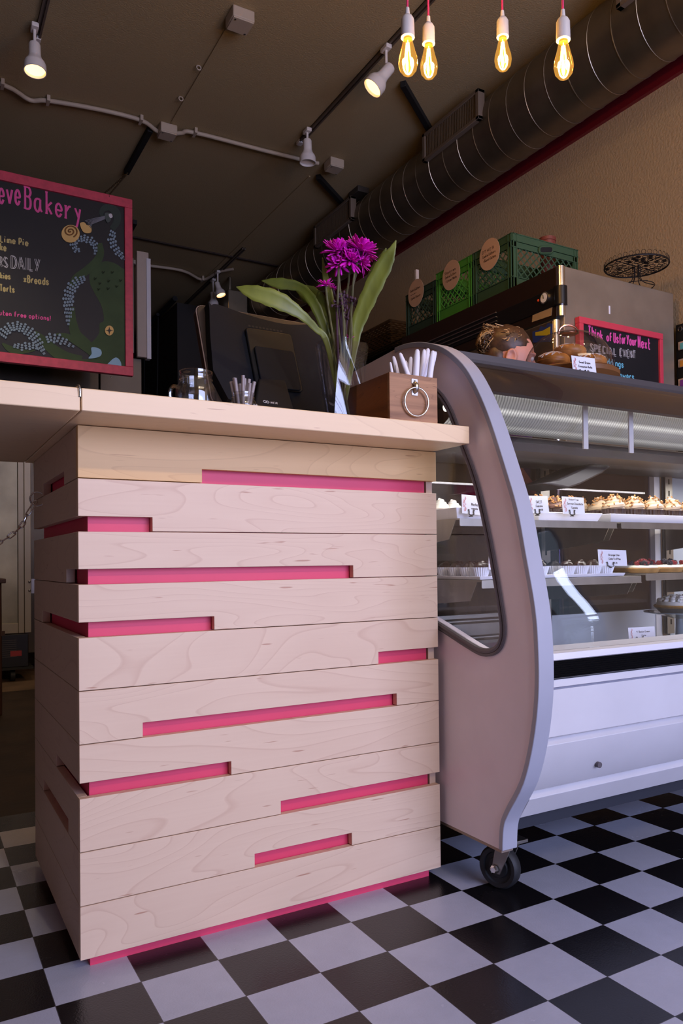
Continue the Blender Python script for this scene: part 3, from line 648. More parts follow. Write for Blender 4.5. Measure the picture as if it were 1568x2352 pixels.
# light housing, prismatic diffuser and straps
MB().box(XB, XE, .075, .40, 1.255, 1.335).build('light_housing', mat('housing_dark', (70, 62, 60), .5), case)
k = MB(); k.prism([(.048, 1.245), (.058, 1.262), (.09, 1.262), (.09, 1.236), (.056, 1.236)], fX(XB, XE), 0); k.build('lamp_rail', mat('pale_rail', (216, 222, 222), .35, emit=.12), case)
DIFF = mat('prismatic_diffuser', (206, 202, 196), .12, emit=.16, coat=1)
k = MB(); arc = [(.058+.125*math.sin(t)*1.0-.0, 1.236-.078*(1-math.cos(t))-.0) for t in [i*PI/2/8 for i in range(9)]]
arc = [(.060+.10*(i/8)**1.3, 1.235-.085*math.sin(i/8*PI/2)) for i in range(9)]
_n = DIFF.node_tree.nodes; _l = DIFF.node_tree.links; _b = _n['Principled BSDF']; _t = _n.new('ShaderNodeTexCoord'); _w = _n.new('ShaderNodeTexWave'); _w.inputs['Scale'].default_value = 33; _w.inputs['Distortion'].default_value = .25
_l.new(_t.outputs['Object'], _w.inputs[0]); _s = _n.new('ShaderNodeSeparateXYZ'); _l.new(_t.outputs['Object'], _s.inputs[0])
_m = _n.new('ShaderNodeMapRange'); _m.inputs[1].default_value = 1.15; _m.inputs[2].default_value = 1.235; _l.new(_s.outputs[2], _m.inputs[0])
_r = _n.new('ShaderNodeValToRGB'); _e = _r.color_ramp.elements; _e[0].position = 0; _e[0].color = (.1, .1, .1, 1); _e[1].position = 1; _e[1].color = (.10, .10, .10, 1)
for p_, v_ in ((.10, .5), (.16, .22), (.38, .25), (.50, 1.0), (.60, .25), (.88, .3), (.94, .5)): _x = _e.new(p_); _x.color = (v_, v_, v_, 1)  # bright bands and rib glints painted into the diffuser's emission
_l.new(_m.outputs[0], _r.inputs[0]); _p = _n.new('ShaderNodeMath'); _p.operation = 'POWER'; _p.inputs[1].default_value = 1.6; _l.new(_w.outputs[1], _p.inputs[0])
_q = _n.new('ShaderNodeMath'); _q.operation = 'MULTIPLY'; _l.new(_p.outputs[0], _q.inputs[0]); _l.new(_r.outputs[0], _q.inputs[1]); _k = _n.new('ShaderNodeMath'); _k.operation = 'MULTIPLY_ADD'; _k.inputs[1].default_value = 1.5; _k.inputs[2].default_value = .03; _l.new(_q.outputs[0], _k.inputs[0]); _l.new(_k.outputs[0], _b.inputs['Emission Strength'])
_b.inputs['Base Color'].default_value = (.2, .19, .18, 1)
for _lk in list(_b.inputs['Base Color'].links): _l.remove(_lk)
x = XB
n_ = int((XE-XB)/.0095)
vs = []; fs = []
for i in range(n_*2+1):
    xx = XB+i*.00475; bb = .006 if i % 2 else 0
    for a, b in arc: vs.append((xx, a-bb*.8, b-bb*.4))
for i in range(n_*2):
    for j in range(8): fs.append((i*9+j, (i+1)*9+j, (i+1)*9+j+1, i*9+j+1))
k.add(vs, fs); k.build('prismatic_diffuser', DIFF, case, smooth=0, loc=(0, 0, 0))
k = MB(); k.cyl((XB+.02, .15, 1.205), (XE-.02, .15, 1.205), .013); k.build('tube_lamp', mat('tube_on', (255, 244, 226), .4, emit=6), case)
area('case_tube_light', (1.35, .17, 1.088), (math.radians(0), 0, 0), 1.9, .06, 8, (1, .95, .9)).parent = None
for u in (1330, 1434):
    x = at(u, 985, Y=.07).x
    k = MB(); pp = [(a-.006, b-.003) for a, b in arc]+[(.165, 1.10), (.172, 1.10)]+[(a+.001, b+.003) for a, b in arc[::-1]]
    k = MB().box(x-.009, x+.009, .045, .05, 1.105, 1.238); k.build('strap', WPLAS, case)
# dark valance below the lamp, folding back
VAL = mat('valance', (66, 60, 62), .45)
MB().prism([(.17, 1.148), (.10, 1.118), (.12, 1.098), (.49, 1.108), (.49, 1.155)], fX(XB, XE), 0).build('valance', VAL, case)
MB().prism([(.836, 1.031), (.90, 1.045), (1.045, 1.10), (1.10, 1.107), (1.141, 1.10), (1.10, 1.075), (1.0, 1.035), (.947, 1.02)], lambda a, b, t: (a, .27+.14*t, b), 0).build('dark_wedge', mat('wedge_dark', (40, 37, 40), .5), case, bevel=.006)  # dark curved wedge hanging below the valance
# casters
CAST = []
def caster(x, y, lb):
    c = thing('caster_wheel', (x, y, 0), lb, 'caster', 'casters under the display case'); R_ = .052
    d = Vector((.97, -.25, 0)).normalized(); ax = Vector((d.y, -d.x, 0)); cc = Vector((x, y, R_))
    ax = Vector((.93, .36, 0)).normalized()*-1; 
    w_ = MB(); w_.lathe([(0, -.012), (.024, -.012), (.026, -.008), (.036, -.009), (.038, -.014), (.047, -.015), (.052, -.009), (.0525, 0), (.052, .009), (.047, .015), (.038, .014), (.036, .009), (.026, .008), (.024, .012), (0, .012)], cc, 48, ax=ax); w_.build('wheel', RUBBER, c)
    f = MB(); fwd = Vector((-ax.y, ax.x, 0)); top = cc+fwd*.025+Vector((0, 0, .062))
    for s_ in (-1, 1):
        o_ = ax*.021*s_; f.add([cc+o_-fwd*.013+Vector((0, 0, -.012)), cc+o_+fwd*.013+Vector((0, 0, -.012)), top+o_+fwd*.02, top+o_-fwd*.022]+[cc+o_*1.13-fwd*.013+Vector((0, 0, -.012)), cc+o_*1.13+fwd*.013+Vector((0, 0, -.012)), top+o_*1.13+fwd*.02, top+o_*1.13-fwd*.022], [(0, 1, 2, 3), (4, 7, 6, 5), (0, 4, 5, 1), (1, 5, 6, 2), (2, 6, 7, 3), (3, 7, 4, 0)])
    f.cyl(top-Vector((0, 0, .004)), top+Vector((0, 0, .004)), .026); f.build('fork', ZINC, c, bevel=.002)
    h = MB(); h.cyl(cc-ax*.033, cc+ax*.033, .006, n=12); h.lathe([(0, .026), (.011, .026), (.011, .031), (.007, .034), (0, .034)], cc, 6, ax=ax); h.lathe([(0, .026), (.011, .026), (.011, .031), (.007, .034), (0, .034)], cc, 6, ax=-ax); h.build('axle_bolt', CHROME, c)
    MB().box(top.x-.035, top.x+.035, top.y-.03, top.y+.03, top.z+.003, top.z+.011).build('mounting_plate', ZINC, c, bevel=.001)
    return c
caster(.395, -.035, 'black rubber caster under the near left corner of the display case')
MB().box(XA+.036, XE, -.058, .5, .150, .20).build('underframe', BLACKM, case)
for x_ in (.42, 1.05):
    pass

# ------------------------------------------------------------------ shelves
def shelf(x0, x1, y0, z, lb):
    s = thing('case_shelf', (x0, y0, z), lb, 'shelf', 'steel shelves in the display case')
    MB().box(x0, x1, y0, RY-.04, z-.004, z).box(x0, x1, y0-.002, y0, z-.019, z).box(x0, x1, y0-.004, y0-.001, z-.0205, z-.0185).build('shelf_plate', STEEL, s)
    for x in (x0+.001, x1-.003):
        MB().prism([(y0+.02, z-.004), (y0+.05, z-.055), (RY-.04, z-.085), (RY-.04, z-.004)], fX(x, x+.002), 0).build('bracket', STEEL, s)
    return s
Z1, Z2, YS1, YS2 = .909, .744, .15, .06
shelf(.425, 1.025, YS1, Z1, 'upper steel shelf in the left half of the case, under the chocolate cupcakes')
shelf(1.045, 1.645, YS1, Z1, 'upper steel shelf at the right, under the mocha cupcakes')
shelf(.425, 1.025, YS2, Z2, 'lower steel shelf in the left half of the case, under the truffles')
shelf(1.045, 1.645, YS2, Z2+.006, 'lower steel shelf at the right, under the berry tarts')
def tray(x0, x1, y0, y1, z, h, sl, lb):
    m = MB(); t = .004
    def ring(x0, x1, y0, y1, z): return [(x0, y0, z), (x1, y0, z), (x1, y1, z), (x0, y1, z)]
    R = ring(x0+sl, x1-sl, y0+sl, y1-sl, z)+ring(x0, x1, y0, y1, z+h)+ring(x0+t, x1-t, y0+t, y1-t, z+h)+ring(x0+sl+t, x1-sl-t, y0+sl+t, y1-sl-t, z+t)
    F = [(3, 2, 1, 0), (12, 13, 14, 15)]
    for a in range(3):
        for i in range(4): F.append((a*4+i, a*4+(i+1) % 4, a*4+4+(i+1) % 4, a*4+4+i))
    m.add(R, F); return tag(m.build('serving_tray', MELA, None, loc=(x0, y0, z), bevel=.0015), lb, 'tray', 'white trays in the display case')
tray(.43, .72, YS1+.02, .42, Z1+.001, .03, .012, 'white tray of pale cupcakes on the upper shelf, seen through the end window')
tray(.735, 1.0, YS1+.03, .42, Z1+.001, .026, .012, 'white tray holding the chocolate pecan cupcakes')
tray(1.03, 1.55, YS1+.025, .42, Z1+.001, .026, .02, 'wide white tray holding the mocha cupcakes')
tray(.43, .72, YS2+.012, .34, Z2+.001, .009, .004, 'white tray of truffles behind the end window')
tray(.735, .975, YS2+.012, .34, Z2+.001, .009, .004, 'white tray of truffles on the lower shelf behind the curved glass')
# cupcakes
def cupcake(x, y, z, kind, lb, s=1.0):
    c = thing('cupcake', (x, y, z), lb, 'cupcake', {'mocha': 'mocha cupcakes', 'pecan': 'chocolate pecan cupcakes', 'pale': 'pale cupcakes'}[kind]); P = Vector((x, y, z))
    q = MB(); q.lathe([(0, 0), (.022*s, 0), (.029*s, .03*s), (.026*s, .03*s), (0, .028*s)], P, 44, flute=.035); q.build('paper_cup', CHOC if kind != 'pale' else mat('brown_paper', (92, 66, 54), .7), c)
    fr = {'mocha': TANF, 'pecan': mat('choc_frosting', (92, 60, 50), .5), 'pale': CREAM}[kind]
    f = MB(); pts = []; rr = []
    for i in range(64):
        t = i/63; a = t*2*PI*3.4; r = (.024-.021*t)*s; pts.append(P+Vector((r*math.cos(a), r*math.sin(a), (.031+.030*t)*s))); rr.append((.0085-.004*t)*s)
    f.tube(pts, rr, 8); f.lathe([(0, .026*s), (.026*s, .028*s), (.02*s, .045*s), (.006*s, .06*s), (0, .062*s)], P, 20); f.build('frosting', fr, c)
    if kind != 'pale':
        t = MB(); rnd = random.Random(int(x*1000+y*77))
        for i in range(46 if kind == 'pecan' else 26):
            a = rnd.uniform(0, 2*PI); h = rnd.uniform(0, 1); r = (.030-.022*h)*s
            p = P+Vector((r*math.cos(a), r*math.sin(a), (.036+.030*h)*s)); d = Vector((rnd.uniform(-1, 1), rnd.uniform(-1, 1), rnd.uniform(-.6, 1))).normalized()*.004*s
            t.tube([p-d, p+d], .0019*s, 5)
        t.build('nut_pieces' if kind == 'pecan' else 'chopped_nuts', NUT, c)
        if kind == 'mocha':
            t = MB()
            for k_ in range(9):
                a = 2*PI*k_/9; t.tube([P+Vector(((.033-.028*h)*math.cos(a+h*1.5), (.033-.028*h)*math.sin(a+h*1.5), .036+.034*h))*1 for h in (0, .25, .5, .75, 1)], .0016, 5)
            t.build('chocolate_drizzle', CHOC, c)
    return c
i = 0
for y_, row in ((.225, 'front'), (.305, 'middle'), (.375, 'back')):
    for j, x_ in enumerate((1.10, 1.192, 1.284, 1.376, 1.468)):
        cupcake(x_+(.02 if row == 'middle' else 0), y_, Z1+.006, 'mocha', 'mocha cupcake with chocolate drizzle, %s row, %s' % (row, ['left end', 'second', 'third', 'fourth', 'right end'][j]), 1.32)
for y_, row in ((.25, 'front'), (.32, 'back')):
    for j, x_ in enumerate((.80, .865, .93)):
        cupcake(x_, y_, Z1+.006, 'pecan', 'chocolate cupcake with pecan crumbs, %s row, %s' % (row, ['left of the three', 'middle of the three', 'right of the three'][j]), 1.15)
for j, (x_, y_) in enumerate(((.50, .34), (.56, .36), (.62, .34), (.66, .27))):
    cupcake(x_, y_, Z1+.006, 'pale', 'cupcake with pale cream top, %s on the tray behind the end window' % ['leftmost', 'second', 'third', 'rightmost and nearest'][j])
# truffles
def truffle(x, y, z, lb, sd):
    G = 1.25
    c = thing('chocolate_truffle', (x, y, z), lb, 'truffle', 'chocolate truffles in white paper cups'); P = Vector((x, y, z)); n = 48
    q = MB(); q.lathe([(a*G, b*G) for a, b in [(0, 0), (.0135, 0), (.0205, .022), (.0195, .022), (.013, .002), (0, .002)]], P, n, flute=.05); q.build('paper_cup', mat('white_cup_paper', (238, 238, 244), .7), c)
    t = MB(); t.ball(P+Vector((0, 0, .027)), .0185, .0185, .0145, 14, .3, sd); t.ball(P+Vector((.004, -.002, .040)), .007, .007, .005, 8, .3, sd); t.build('truffle', CHOC, c); return c
k = 0
for a, (x0, y0, nx, ny, side) in enumerate(((.455, .10, 5, 4, 'left tray behind the end window'), (.765, .10, 4, 4, 'tray behind the curved glass'))):
    for r_ in range(ny):
        for j in range(nx):
            truffle(x0+j*.052, y0+r_*.053, Z2+.006, 'truffle %s in %s row, %s' % (['first', 'second', 'third', 'fourth', 'fifth'][j], ['the front', 'the second', 'the third', 'the back'][r_], side), k); k += 1
# berry tarts
def tart(x, y, z, lb, sd):
    c = thing('berry_tart', (x, y, z), lb, 'tart', 'berry tarts'); P = Vector((x, y, z)); rnd = random.Random(sd)
    MB().lathe([(0, 0), (.042, 0), (.050, .012), (.049, .015), (.044, .013), (0, .012)], P, 48, flute=.02).build('crust', CRUST, c)
    MB().lathe([(0, .012), (.044, .013), (.044, .017), (.036, .022), (0, .024)], P, 32, flute=.012).build('cream', CREAM, c)
    for i in range(11):
        a = rnd.uniform(0, 2*PI); r = math.sqrt(rnd.random())*.028; b = i % 2; q = MB()
        pc = P+Vector((r*math.cos(a), r*math.sin(a), .028+(.006 if r < .014 else 0)))
        for t in range(16):
            d = Vector((rnd.uniform(-1, 1), rnd.uniform(-1, 1), rnd.uniform(-.4, 1))).normalized(); q.ball(pc+d*.0065, .0034, n=6)
        q.ball(pc, .0072, n=8); q.build('berry', BERRYR if b else BERRYB, c)
for j, (x_, y_) in enumerate(((1.10, .115), (1.21, .115), (1.32, .115), (1.15, .235), (1.26, .235), (1.37, .235))):
    tart(x_, y_, Z2+.008, 'berry tart with raspberries and blackberries, %s' % ['front row, left end', 'front row, second', 'front row, third', 'back row, left', 'back row, middle', 'back row, right'][j], j+3)
# cream pie on a grey stand
px_ = at(1560, 1448, Y=.22)
pl = thing('pie_plate', (px_.x, .22, .60), 'pale grey footed plate under the cream pie', 'plate')
MB().lathe([(0, -.09), (.05, -.09), (.05, -.084), (.014, -.075), (.012, -.01), (.05, .0), (.115, .012), (.116, .015), (.05, .006), (0, .006)], (px_.x, .22, .60), 48).build('plate', mat('grey_glass_plate', (140, 152, 158), .15), pl)
pi2 = thing('cream_pie', (px_.x, .22, .607), 'whipped cream pie in a foil tin at the right edge of the case', 'pie')
P = Vector((px_.x, .22, .607))
MB().lathe([(0, 0), (.055, 0), (.078, .022), (.076, .022), (0, .01)], P, 72, flute=.02).build('foil_tin', STEEL, pi2)
MB().lathe([(.0, .02), (.078, .021), (.083, .026), (.08, .031), (.07, .030), (0, .028)], P, 48).build('crust', CRUST, pi2)
k = MB(); k.lathe([(0, .03), (.074, .03), (.072, .042), (.05, .052), (0, .056)], P, 48)
for ring, (r, z, n) in enumerate(((.062, .044, 18), (.045, .051, 13), (.026, .056, 8))):
    for i in range(n): k.ball(P+Vector((r*math.cos(2*PI*i/n), r*math.sin(2*PI*i/n), z)), .011, .011, .009, 10, .4, i)
k.build('whipped_cream', CREAM, pi2)
# chocolates low on the deck
dt = thing('chocolate_tray', (.95, -.08, .506), 'dark tray with paper liner on the case floor', 'tray')
MB().box(.62, 1.28, -.13, .10, .453, .545).build('tray', mat('brown_tray', (70, 60, 58), .5), dt); MB().box(.64, 1.26, -.11, .08, .5455, .547).build('liner', mat('liner', (150, 140, 142), .7), dt)
for j, u in enumerate((1326, 1371, 1402, 1418, 1441)):
    p = at(u, 1489, Y=-.085); q = MB(); q.ball((p.x, -.085, .5545), .016, .012, .0085, 12, .6, j)
    tag(q.build('dark_chocolate', CHOC, None, loc=(p.x, -.085, .547)), 'dark chocolate piece on the case floor, %s' % ['leftmost of the five', 'second from left', 'third from left', 'fourth from left', 'rightmost of the five'][j], 'chocolate', 'dark chocolates on the case floor')
# price cards
def swirl(mb, P, ux, uz, h, nrm):
    pts = []
    for i in range(40):
        t = i/39; pts.append(P+uz*(h*t)+ux*(h*.12*math.sin(t*9)))
    mb.tube(pts, h*.012, 4, flat=nrm)
    for k_ in range(7):
        c_ = P+uz*(h*(.08+.13*k_))+ux*(h*.08*math.sin(k_*2.4)); mb.tube([c_+(ux*math.cos(a)+uz*math.sin(a))*h*.07*(1-a/12) for a in [j*.7 for j in range(10)]], h*.011, 4, flat=nrm)
def card(pl_, pr_, h, lines, lb, holder=True, rot=0):
    "card between two lower corners given in the room"
    a, b = Vector(pl_), Vector(pr_); w_ = (b-a); W_ = w_.length; ux = w_.normalized(); uz = (Vector((0, .10, 1))).normalized(); uz = (uz-ux*uz.dot(ux)).normalized(); nr = ux.cross(uz)
    c = thing('price_card', (a+b)/2, lb, 'price card', 'white price cards'); k = MB()
    q = [a, b, b+uz*h, a+uz*h]; k.add(q+[p+nr*.0008*-1 for p in q], [(0, 1, 2, 3), (7, 6, 5, 4), (0, 4, 5, 1), (1, 5, 6, 2), (2, 6, 7, 3), (3, 7, 4, 0)]); k.build('card', CARDW, c, smooth=0)
    f = nr*-.0 + (nr if nr.y < 0 else -nr)*.0012
    k = MB(); swirl(k, a+ux*W_*.11+uz*h*.12+f, ux, uz, h*.78, nr); k.build('ornament', CARDR, c)
    k = MB()
    for (t, x_, z_, wd, cp_) in lines: write(k, t, a+ux*W_*x_+uz*h*z_+f, ux, uz, W_*wd, h*cp_, h*.011, nr)
    k.build('lettering', INK, c)
    if holder:
        m0 = (a+b)/2-ux*W_*.12; k = MB()
        for s_ in (-1, 1): k.tube(smoothpts([m0+f*2-uz*h*.06, m0+ux*s_*W_*.10+f*3-uz*h*.02, m0+ux*s_*W_*.10+f*3+uz*h*.10, m0+ux*s_*W_*.115+f*3+uz*h*.19], 4), h*.033, 6); k.ball(m0+ux*s_*W_*.115+f*3+uz*h*.2, h*.045, n=8)
        k.lathe([(0, 0), (h*.13, 0), (h*.11, h*.05), (0, h*.08)], m0-uz*h*.14+f, 14); k.build('clip', BLACKP, c)
def card_px(bl, br, tl, Y, lines, lb, **k):
    a, b, t = at(*bl, Y=Y), at(*br, Y=Y), at(*tl, Y=Y); card(a, b, (t-a).length, lines, lb, **k)
card_px((1316, 857), (1370, 863), (1318, 816), .14, [('Sweet Dream', .3, .62, .48, .12), ('Cinnamon Rolls', .26, .38, .58, .12), ('$3.95', .48, .16, .22, .09)], 'white price card in front of the cake dome on top of the case')
card_px((1061, 1179), (1112, 1184), (1065, 1135), YS1+.01, [('Mocha', .42, .45, .3, .15), ('cupcake', .42, .26, .3, .1)], 'price card on the upper shelf seen through the end window')
card_px((1122, 1308), (1158, 1312), (1124, 1268), YS2+.01, [('Truffles', .35, .45, .4, .12)], 'price card half hidden by the end panel, on the lower shelf')
card_px((1215, 1179), (1261, 1179), (1212, 1138), YS1+.008, [('SWEET', .38, .58, .32, .14), ('Cupcake', .36, .36, .34, .12), ('$4.00', .5, .16, .2, .09)], 'price card on the upper shelf just right of the curved trim')
card_px((1293, 1180), (1343, 1182), (1295, 1140), YS1+.006, [('Gluten Free', .3, .80, .45, .09), ('German Chocolate', .22, .55, .72, .12), ('Cupcake', .4, .32, .28, .12)], 'gluten free german chocolate price card on the upper shelf')
card_px((1375, 1299), (1440, 1300), (1378, 1262), YS2+.02, [('Orange Chai', .36, .62, .4, .12), ('Cake Truffles', .36, .38, .42, .12), ('$2.25', .5, .14, .15, .08)], 'orange chai truffle price card standing on the lower shelf')
card_px((1444, 1470), (1505, 1466), (1443, 1442), .03, [('4" Boston Cream', .3, .55, .5, .16), ('Cake', .48, .25, .16, .14)], 'boston cream cake price card low in the case')

# ------------------------------------------------------------------ dome with rolls on top of the case
ZTOP = 1.3625; dc = at(1306, 857, D=2.50); dc = Vector((dc.x, dc.y, ZTOP)); dc.y = min(dc.y, .40)
bd = thing('wooden_cake_board', dc, 'round dark wooden board under the glass dome on the case', 'cake board')
MB().lathe([(0, 0), (.145, 0), (.158, .012), (.158, .026), (.15, .032), (0, .032)], dc, 64).build('board', TURNED, bd)
dm = thing('cake_dome', dc+Vector((0, 0, .032)), 'clear glass dome with a copper wire handle over the cinnamon rolls', 'cake dome')
pr = []
for i in range(15):
    a = i/14*PI/2; pr.append((.142*math.cos(a)**.75 if i < 14 else 0.001, .118*math.sin(a)**1.1+.012))
MB().lathe([(.142, 0)]+pr, dc+Vector((0, 0, .033)), 64, close=False).build('dome', DOMEG, dm)
tp = dc+Vector((0, 0, .033+.13)); MB().tube(smoothpts([tp+RT*x_+Vector((0, 0, z_)) for x_, z_ in ((-.032, -.003), (-.026, .014), (-.01, .024), (.01, .024), (.026, .014), (.032, -.003))], 5), .0035, 8).ball(tp-Vector((0, 0, .004)), .03, .03, .004).build('handle', COPPER, dm)
def roll(p, r, lb, sd):
    c = thing('cinnamon_roll', p, lb, 'cinnamon roll', 'glazed cinnamon rolls'); k = MB(); pts = []; rr = []
    for i in range(50):
        t = i/49; a = t*2*PI*2.2; q_ = r*(.15+.62*t); pts.append(p+Vector((q_*math.cos(a), q_*math.sin(a), .026+.008*(1-t)))); rr.append(r*.30)
    k.tube(pts, rr, 10); k.ball(p+Vector((0, 0, .02)), r*.9, r*.9, .019, 20, .1, sd); k.build('dough', DOUGH, c)
    rnd = random.Random(sd); k = MB()
    for i in range(9):
        a = rnd.uniform(0, PI); o_ = rnd.uniform(-.5, .5)*r; d = Vector((math.cos(a), math.sin(a), 0)); n2 = Vector((-d.y, d.x, 0))
        pp = []
        for t in (-1, -.6, -.2, .2, .6, 1):
            e = d*t*r*.85+n2*(o_+rnd.uniform(-.1, .1)*r); q2 = 1-min((e.length/(r*1.05))**2, 1); pp.append(p+e+Vector((0, 0, .018+.034*math.sqrt(q2))))
        k.tube(smoothpts(pp, 3), .0018, 5)
    k.build('icing', ICING, c)
zb = .034
roll(dc+RT*-.062-Vector((FW.x, FW.y, 0))*.045+Vector((0, 0, zb)), .056, 'glazed cinnamon roll at the front left under the dome', 1)
roll(dc+RT*.062-Vector((FW.x, FW.y, 0))*.03+Vector((0, 0, zb)), .052, 'glazed cinnamon roll at the right under the dome, behind the card', 2)
roll(dc+RT*-.045+Vector((FW.x, FW.y, 0))*.07+Vector((0, 0, zb)), .05, 'glazed cinnamon roll at the back left under the dome', 3)
roll(dc+RT*.05+Vector((FW.x, FW.y, 0))*.07+Vector((0, 0, zb)), .05, 'glazed cinnamon roll at the back right under the dome', 4)
roll(dc+RT*.0+Vector((0, 0, zb+.038)), .058, 'glazed cinnamon roll on top of the pile under the dome', 5)

# ================================================================== ON THE COUNTER
TZ = TT+.0005
# big mason jar mug
p = at(450, 870, D=1.80); J = Vector((p.x, p.y, TZ))
jr = thing('mason_jar_mug', J, 'large empty glass mason jar mug with a handle at the left on the worktop', 'jar')
def jar(P, r, h, parent, m, nm='glass'):
    k = MB(); o = [(0, 0), (r*.9, 0), (r, .006), (r*1.0, h*.62), (r*.97, h*.70), (r*.82, h*.80), (r*.80, h*.83), (r*.84, h*.84), (r*.84, h*.86), (r*.80, h*.87), (r*.80, h*.93), (r*.83, h*.95), (r*.83, h), (r*.76, h), (r*.74, h*.82), (r*.9, h*.68), (r*.93, h*.6), (r*.93, .012), (0, .009)]
    k.lathe(o, P, 48); return k.build(nm, m, parent)
jar(J, .046, .125, jr, JARG)
k = MB(); L_ = -RT; k.tube(smoothpts([J+L_*.036+Vector((0, 0, .088)), J+L_*.052+Vector((0, 0, .092)), J+L_*.060+Vector((0, 0, .08)), J+L_*.058+Vector((0, 0, .058)), J+L_*.045+Vector((0, 0, .045))], 5), .0045, 8); k.build('handle', JARG, jr)
p = at(558, 890, D=1.78); J = Vector((p.x, p.y, TZ))
js = thing('jelly_jar', J, 'small quilted glass jar full of grey straws on the worktop', 'jar')
jar(J, .031, .07, js, JARG)
k = MB(); rnd = random.Random(4)
for i in range(26):
    a = rnd.uniform(0, 2*PI); z = rnd.uniform(.012, .045); k.ball(J+Vector((.031*math.cos(a), .031*math.sin(a), z)), .004, .004, .005, 6)
k.build('quilting', JARG, js)
for i in range(9):
    a = 2*PI*i/9; r = .017 if i else .004; dx = RT*math.cos(a)*r+Vector((FW.x, FW.y, 0)).normalized()*math.sin(a)*r; h = [.104, .10, .108, .096, .107, .095, .1, .106, .09][i]
    k = MB(); a0 = J+dx*.6+Vector((0, 0, .012)); b0 = J+dx*1.45+RT*random.uniform(-.003, .006)+Vector((0, 0, h)); k.tube([a0, b0], .0042, 10)
    tag(k.build('drinking_straw', STRAWG, None, loc=a0), 'grey drinking straw in the small jar, %s' % ['at the centre', 'at the right', 'right, behind', 'back, tallest', 'back left', 'at the far left', 'front left', 'at the front', 'front right'][i], 'straw', 'grey straws in the small jar')
p = at(583, 925, D=1.70); J = Vector((p.x, p.y-.0, TZ)); ld = thing('jar_lid', J, 'pink glass dish lid lying in front of the small jar', 'lid')
MB().lathe([(0, 0), (.031, 0), (.034, .004), (.034, .009), (.03, .012), (0, .013)], J, 40).build('lid', mat('pink_glass', (190, 120, 138), .2, coat=.5), ld)
# register screen
mo = thing('register_monitor', at(590, 900, D=2.25)-Vector((0, 0, 0)), 'black cash register screen seen from behind, between the jars and the flowers', 'monitor'); mo.location.z = TZ
tl, tr_, bl = at(447, 702, D=2.10), at(732, 752, D=2.33), at(431, 842, D=2.02)
ux = (tr_-tl).normalized(); uz = (tl-bl).normalized(); uz = (uz-ux*uz.dot(ux)).normalized(); nr = ux.cross(uz)   # nr points away from the viewer
if nr.dot(FW) < 0: nr = -nr
W_, H_ = (tr_-tl).length, .30
def rrect(x0, x1, y0, y1, r, n=5):
    o = []
    for cx_, cy_, a0 in ((x1-r, y1-r, 0), (x0+r, y1-r, 90), (x0+r, y0+r, 180), (x1-r, y0+r, 270)):
        for i in range(n+1): a = math.radians(a0+90*i/n); o.append((cx_+r*math.cos(a), cy_+r*math.sin(a)))
    return o
def MP(a, b, d): return tl+ux*a-uz*b-nr*d
POSB = mat('pos_black', (20, 23, 30), .55, var=.1, vscale=200, spec=.12); POSBR = mat('pos_bezel', (50, 38, 32), .35)
MB().prism(rrect(0, W_, 0, H_, .022), lambda a, b, t: MP(a, b, -.02+.028*t), 0).build('screen_bezel', POSBR, mo, bevel=.002)
MB().tube([MP(a, b, .004) for a, b in rrect(0, W_, 0, H_, .022)], .0022, 6, True).build('bezel_edge', mat('bezel_edge', (150, 128, 116), .4), mo)
bo = [(.022, .03+.0), (.03, .018), (.05, .012), (.12, .026), (.2, .036), (.27, .036), (W_-.02, .018), (W_-.012, .03), (W_-.012, H_-.0), (.03, H_)]
MB().prism(smooth2 := [(q_.x, q_.y) for q_ in smoothpts([(a, b, 0) for a, b in bo], 3, True)], lambda a, b, t: MP(a, b, .008+.03*t), 0).build('rear_housing', POSB, mo, bevel=.006)
MB().prism(rrect(.115, .26, .075, .26, .012), lambda a, b, t: MP(a, b, .038+.008*t), 0).build('mount_cover', mat('pos_dark', (14, 15, 18), .5, spec=.3), mo, bevel=.003)
MB().prism(rrect(.128, .25, .135, .26, .01), lambda a, b, t: MP(a, b, .046+.007*t), 0).build('inner_cover', POSB, mo, bevel=.002)
k = MB()
for i in range(10): k.add([MP(.13+i*.011, .062, .0385), MP(.137+i*.011, .062, .0385), MP(.137+i*.011, .068, .0385), MP(.13+i*.011, .068, .0385)], [(0, 1, 2, 3)])
k.build('vent_slots', BLACKM, mo)
# stand with the maker's name
s0, s1, s2, s3 = at(596, 864, D=2.08), at(655, 872, D=2.12), at(677, 945, D=2.02), at(585, 932, D=1.98)
k = MB(); q4 = [s0, s1, s2, s3]; k.add(q4+[p_+nr*.10 for p_ in q4], [(0, 1, 2, 3), (7, 6, 5, 4), (0, 4, 5, 1), (1, 5, 6, 2), (2, 6, 7, 3), (3, 7, 4, 0)])
k.build('stand', mat('pos_stand', (26, 26, 30), .8, spec=.2), mo, bevel=.004)
k = MB(); n0 = ((s2-s3).normalized()); up_ = (s0-s3).normalized(); nn_ = n0.cross(up_).normalized(); nn_ = nn_ if nn_.dot(FW) < 0 else -nn_
L0 = at(624, 918, D=2.0); L0 = L0-nn_*((L0-s3).dot(nn_))+nn_*.0015
write(k, 'NCR', L0, n0, up_, .020, .0075, .0008, nn_); c_ = L0-n0*.012+up_*.0035
for dx in (-.004, .003): k.torus(c_+n0*dx, .0042, .0009, nn_, 18, 5)
k.build('maker_lettering', CWHITE, mo)
MB().box(.03, .24, .45, .62, TZ, TZ+.012).build('monitor_base', BLACKP, mo, bevel=.003)
